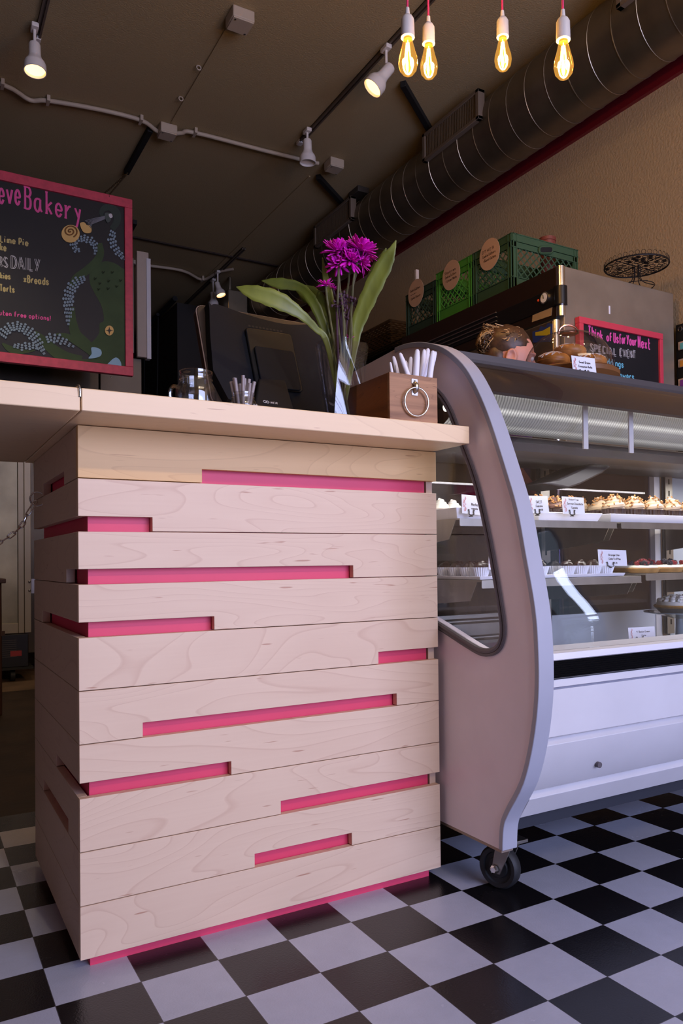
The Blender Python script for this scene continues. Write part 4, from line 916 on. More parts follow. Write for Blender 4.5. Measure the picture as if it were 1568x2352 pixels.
# dark flap and white slip between monitor and vase
p = at(740, 925, D=2.0); tag(MB().box(p.x-.045, p.x+.06, p.y, p.y+.12, TZ, TZ+.052).build('card_reader', BLACKP, None, bevel=.014, loc=(p.x, p.y, TZ)), 'low black card reader between the monitor and the vase', 'card reader')
p = at(728, 915, D=2.05); k = MB(); a = Vector((p.x-.012, p.y-.01, TZ)); k.add([a, a+RT*.035, a+RT*.045+Vector((0, .02, .038)), a+RT*.004+Vector((0, .02, .034)), a+Vector((0, .004, 0)), a+RT*.035+Vector((0, .004, 0)), a+RT*.045+Vector((0, .024, .038)), a+RT*.004+Vector((0, .024, .034))], [(0, 1, 2, 3), (7, 6, 5, 4), (0, 4, 5, 1), (1, 5, 6, 2), (2, 6, 7, 3), (3, 7, 4, 0)])
tag(k.build('paper_slip', CARDW, None, smooth=0, loc=a), 'small white paper slip leaning beside the card reader', 'paper')
# wooden straw box with ring handle
YB_ = -.012; bl_, br_ = at(895, 958, Y=YB_), at(1004, 968, Y=YB_); xa, xb = bl_.x, min(br_.x, .3)
H_ = at(895, 854, Y=YB_).z-TZ; xb = at(1004, 900, Y=YB_).x; BD = .235
bx = thing('wooden_straw_box', ((xa+xb)/2, YB_, TZ), 'dark grained wooden box with a steel ring handle at the right end of the worktop', 'box')
t_ = .010
MB().box(xa, xb, YB_, YB_+t_, TZ, TZ+H_).build('front_board', WALNUT, bx, bevel=.001); MB().box(xa, xb, YB_+BD-t_, YB_+BD, TZ, TZ+H_).build('back_board', WALNUT, bx, bevel=.001)
MB().box(xa, xa+t_, YB_+t_, YB_+BD-t_, TZ, TZ+H_).build('side_board', WALNUTY, bx, bevel=.001); MB().box(xb-t_, xb, YB_+t_, YB_+BD-t_, TZ, TZ+H_).build('side_board', WALNUTY, bx, bevel=.001)
MB().box(xa+t_, xb-t_, YB_+t_, YB_+BD-t_, TZ, TZ+.008).build('bottom_board', WALNUT, bx)
hx = at(951, 885, Y=YB_); k = MB(); yy = YB_-.002; wv = .0085
k.prism(rrect(hx.x-wv, hx.x+wv, at(951, 881, Y=yy).z, at(951, 870, Y=yy).z, .002), lambda a, b, t: (a, yy+.002*t, b), 0); k.prism(rrect(hx.x-wv, hx.x+wv, at(951, 908, Y=yy).z, at(951, 896, Y=yy).z, .002), lambda a, b, t: (a, yy+.002*t, b), 0)
zt_, zb_ = at(951, 883, Y=yy).z, at(951, 897, Y=yy).z; k.tube(smoothpts([(hx.x, yy, zt_+.002), (hx.x, yy-.006, zt_-.001), (hx.x, yy-.008, (zt_+zb_)/2), (hx.x, yy-.006, zb_+.001), (hx.x, yy, zb_-.002)], 4), .0055, 8); k.build('handle_plate', STEEL, bx)
for zz in (at(951, 875, Y=yy).z, at(951, 903, Y=yy).z): MB().ball((hx.x, yy-.0008, zz), .0022, .0012, .0022, 10).build('screw', ZINC, bx)
rz = at(951, 924, Y=yy).z; MB().torus((hx.x, yy-.007, rz), .033, .0024, (0, 1, .06), 48, 10).build('ring_pull', CHROME, bx)
# wrapped straws standing in the box
WS_ = [(899, 832, -8, .006), (912, 838, -2, .0045), (906, 819, -22, .010), (921, 811, -20, .010), (934, 829, -2, .0095), (946, 820, 4, .010), (961, 803, 4, .0125), (977, 803, 6, .010), (986, 801, 5, .012), (997, 806, 8, .012), (1003, 808, 11, .009), (990, 815, 7, .011)]
for i, (u, v, lean, r) in enumerate(WS_):
    D_ = 1.86+.04*(i % 3); top = at(u-3, v, D=D_); k = MB(); zbot = TZ+.011; h = top.z-zbot
    b2 = Vector((top.x, top.y, zbot))-RT*math.tan(math.radians(lean))*h; b2.z = zbot; b2.x = min(max(b2.x, xa+.020), xb-.020); b2.y = min(max(b2.y, YB_+.022), YB_+BD-.024); d = (b2-top).normalized()
    pts = [top-d*.0, top+d*.004, top+d*.02, b2]; rs = [r*.28, r*.48, r*.62, r*.6]
    k.tube(pts, rs, 10); tag(k.build('wrapped_straw', PAPERW, None, loc=b2), 'white paper wrapped straw in the wooden box, %s from the left' % ['first', 'second', 'third', 'fourth', 'fifth', 'sixth', 'seventh', 'eighth', 'ninth', 'tenth', 'eleventh', 'last'][i], 'straw', 'paper wrapped straws in the wooden box')
# vase of flowers
VD = 1.93
def vp(u, v, dd=0): return at(u, v, D=VD+dd)
vb = vp(786, 945); VB = Vector((vb.x, vb.y, TZ)); vs_ = thing('flower_vase', VB, 'clear twisted square vase between the monitor and the wooden box', 'vase')
ztop = vp(790, 797).z; k = MB(); n = 4; vs = []; NZ = 14
for shell in (0, 1):
    for i in range(NZ+1):
        t = i/NZ; r = (.036+.026*t)*(1-.07*shell); tw = math.radians(15+34*t)+YAW*-1
        z = TZ+.004*shell*3+(ztop-TZ)*t if shell == 0 or i else TZ+.01
        for c_ in range(16):
            a = 2*PI*c_/16; q = max(abs(math.cos(a)), abs(math.sin(a))); rad = r/q*.82; rad = min(rad, r*1.08)
            p_ = VB+Vector((rad*math.cos(a+tw), rad*math.sin(a+tw), 0)); p_.z = z+(.006*math.cos(2*a) if t > .95 else 0); vs.append(p_)
fs = []
for shell in (0, 1):
    o_ = shell*(NZ+1)*16
    for i in range(NZ):
        for c_ in range(16): fs.append((o_+i*16+c_, o_+i*16+(c_+1) % 16, o_+(i+1)*16+(c_+1) % 16, o_+(i+1)*16+c_))
    fs.append(tuple(o_+c_ for c_ in range(16)))
for c_ in range(16): fs.append((NZ*16+c_, NZ*16+(c_+1) % 16, (NZ+1)*16+NZ*16+(c_+1) % 16, (NZ+1)*16+NZ*16+c_))
k.add(vs, fs); k.build('vase', VASEG, vs_, smooth=25)
MB().lathe([(0, .014), (.03, .014), (.033, .04), (0, .04)], VB, 24).build('water', mat('pink_water', (120, 50, 60), .2), vs_)
def inv(t): return VB+Vector((random.uniform(-.018, .018), random.uniform(-.018, .018), .03))
def flower(pts, head, R_, lb, tilt=(0, 0, 1), npet=84, layers=3, stem=STEMM):
    base = inv(0); P = [base]+[vp(u, v, random.uniform(-.02, .02)) for u, v in pts]; c = thing('chrysanthemum', base, lb, 'flower', 'magenta flowers in the vase')
    h = vp(*head); P.append(h); MB().tube(smoothpts(P, 5), .0028, 7).build('stem', stem, c)
    ax = Vector(tilt).normalized(); q = ax.to_track_quat('Z', 'Y'); k = MB()
    for l in range(layers):
        for i in range(npet//layers):
            a = 2*PI*(i+.5*l)/(npet//layers)+random.uniform(-.12, .12); el = math.radians([12, 38, 64][l]+random.uniform(-10, 10)); ln = R_*[1, .92, .72][l]*random.uniform(.88, 1.1)
            d = q @ Vector((math.cos(a)*math.cos(el), math.sin(a)*math.cos(el), math.sin(el))); sd = (q @ Vector((-math.sin(a), math.cos(a), 0))); nn2 = d.cross(sd); w2 = R_*.105
            c0_ = h+d*R_*.12; seg = []
            for s_, ww in ((0, .4), (.35, 1), (.75, 1.05), (.95, .6), (1.0, .1)):
                b_ = c0_+d*ln*s_-nn2*(0)-ax*(ln*.22*s_*s_ if l == 0 else 0); seg += [b_-sd*w2*ww, b_+nn2*w2*.35, b_+sd*w2*ww]
            fs2 = []
            for j in range(4):
                for m2 in range(2): fs2.append((j*3+m2, j*3+m2+1, j*3+3+m2+1, j*3+3+m2))
            k.add(seg, fs2)
    o = k.build('petals', PETAL, c, smooth=60); sm_ = o.modifiers.new('thick', 'SOLIDIFY'); sm_.thickness = .0006
    MB().ball(h, R_*.22, R_*.22, R_*.2, 10).build('flower_head', mat('flower_centre', (110, 30, 90), .7), c)
    return c
S_ = .024
flower([(782, 800), (775, 720), (777, 640)], (778, 582), .043, 'large magenta bloom at the upper left of the bunch', (-.25, -.3, 1))
flower([(800, 800), (808, 700), (812, 640)], (826, 580), .043, 'large magenta bloom at the upper right of the bunch', (.3, -.25, 1))
flower([(795, 800), (790, 720), (800, 650)], (803, 600), .038, 'magenta bloom low in the middle of the bunch', (0, -.7, .6))
flower([(790, 800), (786, 700), (780, 660)], (777, 606), .032, 'drooping magenta bloom at the lower left of the bunch', (-.5, -.5, .1), 30)
flower([(805, 800), (806, 700), (812, 650)], (828, 602), .032, 'drooping magenta bloom at the lower right of the bunch', (.5, -.5, .1), 30)
flower([(770, 800), (756, 720), (750, 680)], (748, 656), .022, 'small magenta daisy on a thin stem left of the bunch', (-.3, -.3, 1), 22, 2)
flower([(775, 790), (772, 700)], (764, 662), .011, 'closed magenta bud beside the small daisy', (.2, -.1, 1), 16, 2, STEMP)
flower([(800, 830)], (802, 778), .014, 'magenta petal tuft just above the vase rim', (.1, -.1, 1), 12, 2, STEMP)
for i, (pts, lb) in enumerate(((((785, 800), (778, 700), (786, 690)), 'withered purple stem at the left of the bunch'), (((792, 800), (798, 730), (808, 700), (818, 690)), 'withered purple stem with dry buds at the right of the bunch'), (((788, 800), (784, 730), (790, 675)), 'withered purple stem in the middle of the bunch'))):
    k = MB(); P = [inv(0)]+[vp(u, v) for u, v in pts]; k.tube(smoothpts(P, 4), .003, 6); rnd = random.Random(i)
    for j in range(22):
        t_p = P[-1]+(P[-2]-P[-1])*rnd.random()*1.0; d = Vector((rnd.uniform(-1, 1), rnd.uniform(-1, 1), rnd.uniform(-.5, .8))).normalized()*rnd.uniform(.008, .02); k.tube([t_p, t_p+d*.6+Vector((0, 0, .002)), t_p+d], [.0012, .0016, .0008], 5); k.ball(t_p+d, .003, .002, .004, 6)
    tag(k.build('withered_stem', STEMP, None, loc=P[0]), lb, 'stem', 'withered stems in the vase')
def leaf(cl, wd, lb, m, dd=None, curl=.25, twist=0):
    n0 = len(cl); P = [vp(u, v, (dd[i] if dd else 0)) for i, (u, v) in enumerate(cl)]; P = [VB+Vector((0, 0, .04))]+P; wd = [.004]+wd
    S1 = smoothpts(P, 7); W1 = [w_.x for w_ in smoothpts([(a, 0, 0) for a in wd], 7)]; k = MB(); vs = []; NC = 5
    for i, p_ in enumerate(S1):
        t = (S1[min(i+1, len(S1)-1)]-S1[max(i-1, 0)]).normalized(); sd = t.cross(FW).normalized(); sd = (Matrix.Rotation(twist*i/len(S1), 3, t) @ sd); nn2 = t.cross(sd)
        wob = 1+.06*math.sin(i*1.7)
        for j in range(NC):
            s_ = j/(NC-1)*2-1; vs.append(p_+sd*W1[i]*s_*wob+nn2*W1[i]*curl*(s_*s_)+nn2*.0015*(abs(s_) < .1))
    fs2 = [(i*NC+j, i*NC+j+1, (i+1)*NC+j+1, (i+1)*NC+j) for i in range(len(S1)-1) for j in range(NC-1)]
    k.add(vs, fs2); o = k.build('leaf', m, None, smooth=80, loc=P[0]); q = o.modifiers.new('thick', 'SOLIDIFY'); q.thickness = .0009
    v_ = MB().tube(S1, [.0012]*len(S1), 5).build('midrib', mat('midrib', (150, 160, 96), .5), o)
    return tag(o, lb, 'leaf', 'long leaves in the vase')
leaf([(815, 800), (822, 745), (850, 675), (885, 605), (900, 575), (909, 552)], [.007, .016, .021, .019, .009, .001], 'tall broad green leaf leaning right of the flowers', LEAFM, [0, 0, -.02, -.04, -.05, -.05], .25)
leaf([(812, 810), (825, 740), (845, 670), (862, 620), (880, 588), (886, 570)], [.005, .008, .012, .013, .008, .001], 'narrow tall leaf just behind the broad right one', LEAFD, [.03, .03, .03, .02, 0, 0], .3)
leaf([(752, 792), (725, 755), (690, 722), (640, 692), (580, 672), (543, 659)], [.007, .008, .012, .021, .017, .001], 'long green leaf drooping far to the left over the monitor', LEAFM, [0, -.02, -.05, -.07, -.08, -.08], .25)
leaf([(757, 790), (745, 755), (722, 700), (690, 662), (640, 652), (600, 645)], [.006, .010, .013, .012, .014, .001], 'dark leaf arching left above the longest one', LEAFD, [.02, .02, .02, .03, .03, .03], .3)
leaf([(762, 792), (758, 745), (735, 700), (705, 675), (680, 665)], [.006, .013, .022, .022, .004], 'broad dark leaf folded behind the left leaves', LEAFD, [.03, .04, .05, .06, .06], .3)
leaf([(765, 790), (766, 740), (760, 690), (748, 640), (740, 592)], [.004, .007, .008, .008, .0008], 'thin upright leaf with a dry tip left of the blooms', LEAFM, [.03, .03, .03, .03, .03], .3)

# ================================================================== BACKGROUND, LEFT: chalkboard menu
YM = 3.9
def M(u, v): return at(u/3.7333, 360+v/3.7333, Y=YM)
mb_ = thing('chalkboard_menu', (-.3, YM, 2.08), 'large hanging chalkboard menu in a pink frame with a painted octopus', 'chalkboard')
tlc, trc, brc = at(0, 395, Y=YM), at(303, 457, Y=YM), at(303, 861, Y=YM); ZM1 = (tlc.z+trc.z)/2; ZM0 = brc.z-.01; XM1 = trc.x; XM0 = XM1-1.8; FWD = .062
MB().box(XM0+.02, XM1-.02, YM+.005, YM+.02, ZM0+.02, ZM1-.02).build('board', CHALK, mb_)
MB().box(XM0, XM1, YM-.012, YM+.03, ZM1-FWD, ZM1).box(XM0, XM1, YM-.012, YM+.03, ZM0, ZM0+FWD).box(XM1-FWD*.85, XM1, YM-.0115, YM+.0295, ZM0+FWD, ZM1-FWD).box(XM0, XM0+FWD, YM-.0115, YM+.0295, ZM0+FWD, ZM1-FWD).build('frame', PINKD, mb_, bevel=.003)
YT_ = YM+.0045
def wz(s, u0, v0, u1, v1, h, r, m, nm='lettering', **k):
    q = MB(); write_px(q, s, u0/3.7333, 360+v0/3.7333, u1/3.7333, 360+v1/3.7333, h/3.7333, YT_, r, **k); o = q.build(nm, m, mb_); return o
random.seed(3)
wz('Bakery', 215, 440, 715, 560, 185, .007, CPINK, serif=True); wz('eve', -5, 395, 190, 410, 210, .007, CPINK)
wz('Lime Pie', 5, 730, 250, 765, 55, .0042, CYEL, jitter=.2); wz('ke', 5, 800, 60, 810, 60, .0042, CYEL)
wz('DAILY', 100, 955, 355, 985, 105, .0018, CWHITE, outline=.0042); wz('RS', -12, 940, 75, 950, 85, .0018, CWHITE, outline=.0042)
wz('kies', 5, 1042, 95, 1050, 50, .0042, CYEL); wz('xBreads', 205, 1075, 425, 1100, 60, .0042, CYEL, jitter=.2); wz('Tarts', 5, 1150, 130, 1165, 55, .0042, CYEL)
wz('uten free options!', -5, 1355, 440, 1405, 40, .0028, CPINK, jitter=.25)
lay = [0]
def ribbon(path, wd, m, nm, y=None):
    lay[0] += 1; yy = YT_-.0006*lay[0] if y is None else y
    P = smoothpts([(a, b, 0) for a, b in path], 6); W1 = [q.x for q in smoothpts([(a, 0, 0) for a in wd], 6)]; k = MB(); vs = []
    for i, p_ in enumerate(P):
        t = (P[min(i+1, len(P)-1)]-P[max(i-1, 0)]).normalized(); sd = Vector((-t.y, t.x, 0))
        for s_ in (-1, 1): q = p_+sd*W1[i]*s_; w3 = at(q.x/3.7333, 360+q.y/3.7333, Y=yy); vs.append(w3)
        for s_ in (-1, 1): vs.append(vs[-2]+Vector((0, .002, 0)))
    fs2 = []
    for i in range(len(P)-1):
        a = i*4; b = a+4; fs2 += [(a, a+1, b+1, b), (a+2, b+2, b+3, a+3), (a, b, b+2, a+2), (a+1, a+3, b+3, b+1)]
    k.add(vs, fs2); return k.build(nm, m, mb_)
def blob(path, m, nm):
    lay[0] += 1; yy = YT_-.0006*lay[0]; P = smoothpts([(a, b, 0) for a, b in path], 5, True)
    return MB().prism([(p_.x, p_.y) for p_ in P], lambda a, b, t: at(a/3.7333, 360+b/3.7333, Y=yy)+Vector((0, .002*t, 0)), 0).build(nm, m, mb_)
def suckers(path, wd, rows, nm='painted_suckers', step=27):
    lay[0] += 1; yy = YT_-.0006*lay[0]-.001; P = smoothpts([(a, b, 0) for a, b in path], 10); W1 = [q.x for q in smoothpts([(a, 0, 0) for a in wd], 10)]
    k = MB(); acc = 0; row = 0
    for i in range(1, len(P)):
        acc += (P[i]-P[i-1]).length
        if acc >= step:
            acc = 0; row += 1; t = (P[i]-P[i-1]).normalized(); sd = Vector((-t.y, t.x, 0))
            for r_ in range(rows):
                s_ = (r_+.5+(.25 if row % 2 else -.25))/rows*2-1; c_ = P[i]+sd*W1[i]*s_; e = []
                for j in range(8):
                    a = 2*PI*j/8; q = c_+t*math.cos(a)*step*.46+sd*math.sin(a)*(W1[i]/rows*.92); e.append(at(q.x/3.7333, 360+q.y/3.7333, Y=yy))
                k.add(e+[q+Vector((0, .0015, 0)) for q in e], [tuple(range(8)), tuple(range(15, 7, -1))]+[(j, (j+1) % 8, 8+(j+1) % 8, 8+j) for j in range(8)])
    return k.build(nm, CSUCK, mb_)
# body and arms of the octopus
blob([(870, 905), (960, 905), (1040, 950), (1085, 1010), (1085, 1300), (1085, 1600), (1085, 1815), (990, 1800), (900, 1795), (760, 1780), (640, 1770), (560, 1730), (640, 1735), (760, 1735), (860, 1700), (840, 1640), (780, 1610), (830, 1545), (852, 1500), (855, 1430), (890, 1400), (870, 1280), (800, 1150), (768, 1070), (775, 990)], CGRN, 'octopus_body')
ribbon([(855, 740), (862, 830), (820, 910), (730, 985), (650, 1040), (610, 1120)], [20, 30, 38, 35, 30, 24], CGRN, 'octopus_arm')
ribbon([(628, 1290), (620, 1400), (650, 1520), (720, 1590), (800, 1660)], [14, 34, 44, 44, 40], CGRN, 'octopus_arm')
ribbon([(960, 620), (1000, 560), (1000, 490), (950, 435), (890, 445), (870, 490), (900, 520)], [26, 30, 34, 32, 26, 18, 8], mat('dark_green_paint', (48, 58, 50), .8), 'octopus_arm')
ribbon([(300, 1500), (370, 1570), (450, 1650), (560, 1720), (700, 1750)], [12, 34, 46, 50, 42], CGRN, 'octopus_arm')
ribbon([(20, 1600), (90, 1650), (180, 1672), (300, 1660)], [8, 28, 20, 6], CGRN, 'octopus_arm'); ribbon([(480, 1520), (560, 1535), (650, 1580), (760, 1650), (800, 1690)], [6, 22, 32, 36, 34], CGRN, 'octopus_arm')
suckers([(700, 800), (650, 800), (630, 740), (690, 700), (770, 715), (815, 760), (815, 830)], [18, 22, 30, 30, 32, 26, 10], 3, step=24)
suckers([(755, 1035), (680, 1060), (620, 1110), (585, 1200), (590, 1290), (585, 1370), (585, 1445)], [10, 38, 46, 46, 44, 28, 8], 4)
suckers([(990, 620), (955, 690), (985, 780), (1030, 840), (1075, 885)], [24, 34, 32, 26, 8], 3)
suckers([(0, 1555), (60, 1480), (130, 1450), (220, 1480), (300, 1550), (340, 1620), (380, 1690)], [40, 44, 40, 42, 46, 36, 10], 4); suckers([(100, 1610), (180, 1630), (260, 1620), (330, 1630)], [12, 30, 34, 20], 3); suckers([(380, 1570), (460, 1550), (540, 1580), (640, 1635)], [26, 44, 34, 6], 3)
blob([(785, 1635), (850, 1645), (872, 1680), (850, 1715), (760, 1730), (785, 1690)], CLB, 'octopus_beak'); blob([(910, 1800), (960, 1740), (1000, 1722), (1035, 1760), (1035, 1815), (980, 1812)], CLB, 'octopus_beak')
blob([(937+37*math.cos(a), 1490+42*math.sin(a)) for a in [i*PI/5 for i in range(10)]], CTAN, 'octopus_eye'); blob([(937, 1455), (945, 1482), (970, 1490), (945, 1498), (937, 1530), (929, 1498), (904, 1490), (929, 1482)], CHALK, 'octopus_pupil')
k = MB()
for (u, v) in ((885, 985), (962, 985), (815, 1040), (930, 1060), (855, 1080), (1033, 1055), (925, 1125), (1000, 1105), (845, 1130)):
    k.tube([M(u-9, v)+Vector((0, -.012, 0)), M(u-2, v+18)+Vector((0, -.012, 0)), M(u+9, v+4)+Vector((0, -.012, 0))], .0028, 4)
k.build('octopus_speckles', mat('darkgreen_mark', (34, 46, 30), .8), mb_)
blob([(605+78*math.cos(a), 660+76*math.sin(a)) for a in [i*PI/6 for i in range(12)]], CTAN, 'painted_bun'); k = MB()
k.tube([M(600+math.cos(t)*t*4.6, 645+math.sin(t)*t*4)+Vector((0, -.013, 0)) for t in [i*.35 for i in range(40)]], .004, 5); k.build('bun_spiral', CBRN, mb_)
blob([(685, 575), (720, 562), (745, 585), (775, 590), (785, 635), (765, 655), (715, 645)], CTAN, 'painted_dough'); k = MB()
for i in range(7): k.tube([M(895, 515+i*4)+Vector((0, -.012, 0)), M(820-i*6, 530+i*9)+Vector((0, -.012, 0)), M(725+i*8, 555+i*10)+Vector((0, -.012, 0))], .0018, 4)
k.build('painted_whisk', CGREY, mb_); blob([(895, 490), (930, 480), (960, 500), (945, 550), (915, 560)], mat('whisk_grip', (70, 78, 72), .7), 'painted_whisk_grip'); blob([(932, 495), (955, 488), (965, 515), (945, 525)], CWHITE, 'painted_whisk_end')
# hanging chains of the chalkboard
for dx, lb in ((0, 'thin chain from the chalkboard frame up to the black strut'),):
    k = MB(); a = Vector((at(250, 447, Y=YM).x, YM, ZM1-.012)); b = Vector((.53, 4.25, ZC-.04))
    hc = thing('hanging_chain', a, lb, 'chain')
    for s_ in (0, 1):
        k = MB(); a2 = a+Vector((-.035*s_, 0, .01)); n = 34
        for i in range(n):
            p0 = a2.lerp(b, i/n); p1 = a2.lerp(b, (i+1.15)/n); link(k, p0, p1, .010, .0016, 0 if i % 2 else 1.4)
        k.build('chain_strand', mat('brown_chain', (96, 78, 56), .4, .8), hc)
    MB().torus(a, .012, .0025, (1, 0, 0), 14, 6).build('screw_eye', ZINC, hc)
# white boxes behind the chalkboard
wp = thing('white_cabinet_door', (.7, 4.6, 2.33), 'pale open cabinet door right behind the chalkboard edge', 'door'); a, b = at(314, 575, Y=4.6), at(343, 822, Y=4.6)
MB().box(a.x, b.x, 4.6, 4.64, b.z, a.z).build('door', mat('pale_door', (176, 158, 142), .55), wp, bevel=.004); MB().box(a.x-.14, a.x-.01, 4.66, 4.70, b.z+.04, a.z-.04).build('inner_door', mat('pale_door2', (150, 134, 120), .55), wp, bevel=.004)
MB().box(b.x-.02, b.x+.012, 4.59, 4.65, b.z-.01, a.z-.05).build('gasket', CASEW, wp)
# steel cabinets behind
fr1 = thing('steel_pass_through_cabinet', (.2, 5, 0), 'tall dull steel cabinet below and behind the chalkboard', 'cabinet')
MB().box(-.6, .41, 4.72, 5.3, .15, 2.45).build('body', mat('cab_dark', (84, 74, 62), .4, .7, var=.4, vscale=2), fr1); MB().box(.42, .735, 4.7, 5.3, .15, 2.42).build('side_panel', mat('cab_light', (120, 106, 88), .5, .3), fr1, bevel=.004)
k = MB(); 
for z_ in (1.9, 2.1, 2.25): k.ball((.50, 4.699, z_), .006, .003, .006, 8)
k.build('rivet', CHROME, fr1); k = MB()
for x_ in (-.5, .65): k.cyl((x_, 4.8, 0), (x_, 4.8, .15), .02)
k.build('leg', ZINC, fr1)
pc = thing('proofing_cabinet', (-.6, 4.5, 0), 'worn aluminium proofing cabinet seen through the gateway under the flap', 'cabinet')
xr = -.125; MB().box(-1.2, xr-.02, 4.34, 4.68, .10, 1.98).build('body', STEELD, pc); MB().box(-1.18, xr-.085, 4.315, 4.338, .40, 1.9).build('door', mat('worn_aluminium', (168, 160, 140), .5, .6, var=.5, vscale=3), pc)
k = MB(); k.box(xr-.083, xr-.045, 4.30, 4.34, .33, 1.95).box(xr-.043, xr, 4.305, 4.34, .33, 1.95).box(-1.18, xr-.083, 4.30, 4.34, .33, .40); k.build('door_frame', mat('pale_aluminium', (150, 140, 126), .5, .5), pc, bevel=.003)
k = MB(); k.box(xr, xr+.025, 4.30, 4.33, .60, .70); k.build('hinge', ZINC, pc); k = MB()
for z_ in (.62, .68): k.ball((xr-.012, 4.30, z_), .008, .004, .008, 8)
k.build('hinge_bolt', ZINC, pc)
k = MB(); k.tube(smoothpts([(xr+.02, 4.30, 1.52), (xr+.03, 4.27, 1.4), (xr+.05, 4.25, 1.25), (xr+.06, 4.27, 1.18)], 5), .012, 8); k.build('door_handle', CHROME, pc)
MB().box(-1.2, xr-.02, 4.30, 4.6, .10, .325).build('heater_unit', BLACKP, pc, bevel=.004); b_ = at(37, 1501, Y=4.298)
MB().box(b_.x-.035, b_.x+.035, 4.297, 4.30, b_.z-.018, b_.z+.018).build('red_badge', mat('red_badge', (140, 36, 40), .5), pc)
k = MB()
for i in range(9): k.box(-.34, -.22, 4.2975, 4.30, .17+i*.014, .175+i*.014)
k.build('vent_slots', mat('vent_grey', (60, 54, 52), .5), pc); MB().box(-1.2, xr+.01, 4.28, 4.65, .085, .10).build('base_frame', BLACKM, pc)
for x_ in (-.9, -.24): MB().cyl((x_-.014, 4.36, .042), (x_+.014, 4.36, .042), .042).build('caster', RUBBER, pc)
p = at(2, 1400, Y=3.2); st_ = thing('wooden_stool', (p.x-.12, 3.2, 0), 'dark brown wooden stool cut off by the left edge under the flap', 'stool'); x_ = p.x; BR = mat('dark_red_wood', (58, 30, 22), .5)
MB().box(x_-.34, x_+.012, 3.05, 3.35, .70, .725).build('seat', BR, st_, bevel=.004)
for dx, dy in ((-.3, .03), (-.3, .27), (-.02, .03), (-.02, .27)): MB().tube([(x_+dx, 3.05+dy, .70), (x_+dx*1.05+.002, 3.05+dy, 0)], .013, 8).build('leg', BR, st_)
MB().box(x_-.31, x_+.008, 3.07, 3.09, .42, .445).build('stretcher', BR, st_)

# ================================================================== BACKGROUND, RIGHT: refrigerator and crates
FX, FY0, FY1, FZ = 1.74, 1.10, 2.45, 2.155
fr = thing('reach_in_refrigerator', (FX+.4, 1.8, 0), 'tall stainless reach-in refrigerator behind the case, carrying the green crates', 'refrigerator')
MB().box(FX+.02, 2.53, FY0, FY1, .1, FZ).build('body', mat('fridge_side', (168, 152, 130), .45, .55, var=.25, vscale=4), fr, bevel=.004)
BRZ = mat('steel_brown_reflection', (84, 66, 56), .3, .8)  # brown reflection painted into the steel's own colour
def zf(u, v): return at(u, v, X=FX).z
zA, zB, zC_ = zf(1283, 657), zf(1283, 700), zf(1283, 725)
MB().box(FX, FX+.02, FY0+.035, FY1, zA, FZ).build('top_panel', BRZ, fr); MB().box(FX-.006, FX+.02, FY0+.03, FY1, zB, zA).build('control_panel', BLACKP, fr, bevel=.002)
MB().box(FX, FX+.02, FY0+.035, FY1, zC_, zB).build('header_strip', BRZ, fr); MB().box(FX-.002, FX+.02, FY0+.03, FY1, zC_-.02, zC_).build('door_gap', BLACKM, fr)
for a, b in ((FY0+.02, 1.77), (1.79, FY1)): MB().box(FX-.03, FX+.01, a, b, .25, zC_-.02).build('door', mat('door_steel', (150, 136, 120), .35, .9), fr, bevel=.006)
MB().lathe([(.02, 0), (.02, 1)], (0, 0, 0), 4) if False else None
k = MB(); k.tube([(FX+.018, FY0+.018, zA+.0), (FX+.018, FY0+.018, FZ)], .022, 24); k.tube([(FX+.018, FY0+.018, zC_), (FX+.018, FY0+.018, zB)], .022, 24); k.tube([(FX-.008, FY0+.03, .25), (FX-.008, FY0+.03, zC_-.02)], .022, 24); k.build('rounded_corner', CHROME, fr)
MB().tube([(FX+.014, FY0+.014, zB), (FX+.014, FY0+.014, zA)], .03, 24).build('black_corner', BLACKP, fr)
k = MB()
for i in range(4): z_ = zB+.018+i*.022; k.box(FX-.012, FX-.006, 1.55, FY1-.02, z_, z_+.005)
k.build('vent_slats', STEEL, fr)
gp = at(1252, 685, X=FX-.006); k = MB(); k.lathe([(0, 0), (.028, 0), (.028, .008), (.024, .010), (0, .009)], gp, 28, ax=(-1, 0, 0)); k.build('thermometer', CHROME, fr)
k = MB(); k.lathe([(0, .0095), (.022, .0100), (0, .0105)], gp, 24, ax=(-1, 0, 0)); k.build('thermometer_dial', CARDW, fr); MB().tube([gp+Vector((-.012, 0, -.004)), gp+Vector((-.012, .004, .016))], .0015, 4).build('thermometer_needle', BLACKP, fr)
rp = at(1236, 690, X=FX-.006); MB().ball(rp, .006, n=10).build('red_pilot_light', mat('pilot', (170, 50, 20), .4, emit=.6), fr)
def quadx(us, X_, m, nm, par, th=.002):
    k = MB(); q = [at(u, v, X=X_) for u, v in us]; n = len(q); k.add(q+[p_+Vector((th, 0, 0)) for p_ in q], [tuple(range(n)), tuple(range(2*n-1, n-1, -1))]+[(i, (i+1) % n, n+(i+1) % n, n+i) for i in range(n)]); return k.build(nm, m, par, smooth=0)
quadx([(1221, 740), (1223, 722), (1230, 715), (1268, 700), (1265, 725)], FX-.003, mat('masking_tape', (178, 150, 110), .7), 'tape_label', fr)
stk_ = quadx([(1223, 787), (1222, 762), (1237, 758), (1241, 749), (1251, 752), (1258, 742), (1268, 744), (1266, 770), (1262, 785)], FX-.033, mat('blue_sticker', (44, 60, 120), .5), 'blue_sticker', fr); quadx([(1229, 771), (1229, 763), (1245, 760), (1263, 750), (1262, 770)], FX-.034, mat('yellow_sticker', (190, 170, 40), .5), 'yellow_sticker_panel', fr)
MB().tube([(FX-.045, 1.72, 1.0), (FX-.05, 1.72, 1.5)], .012, 10).build('door_handle', CHROME, fr); k = MB()
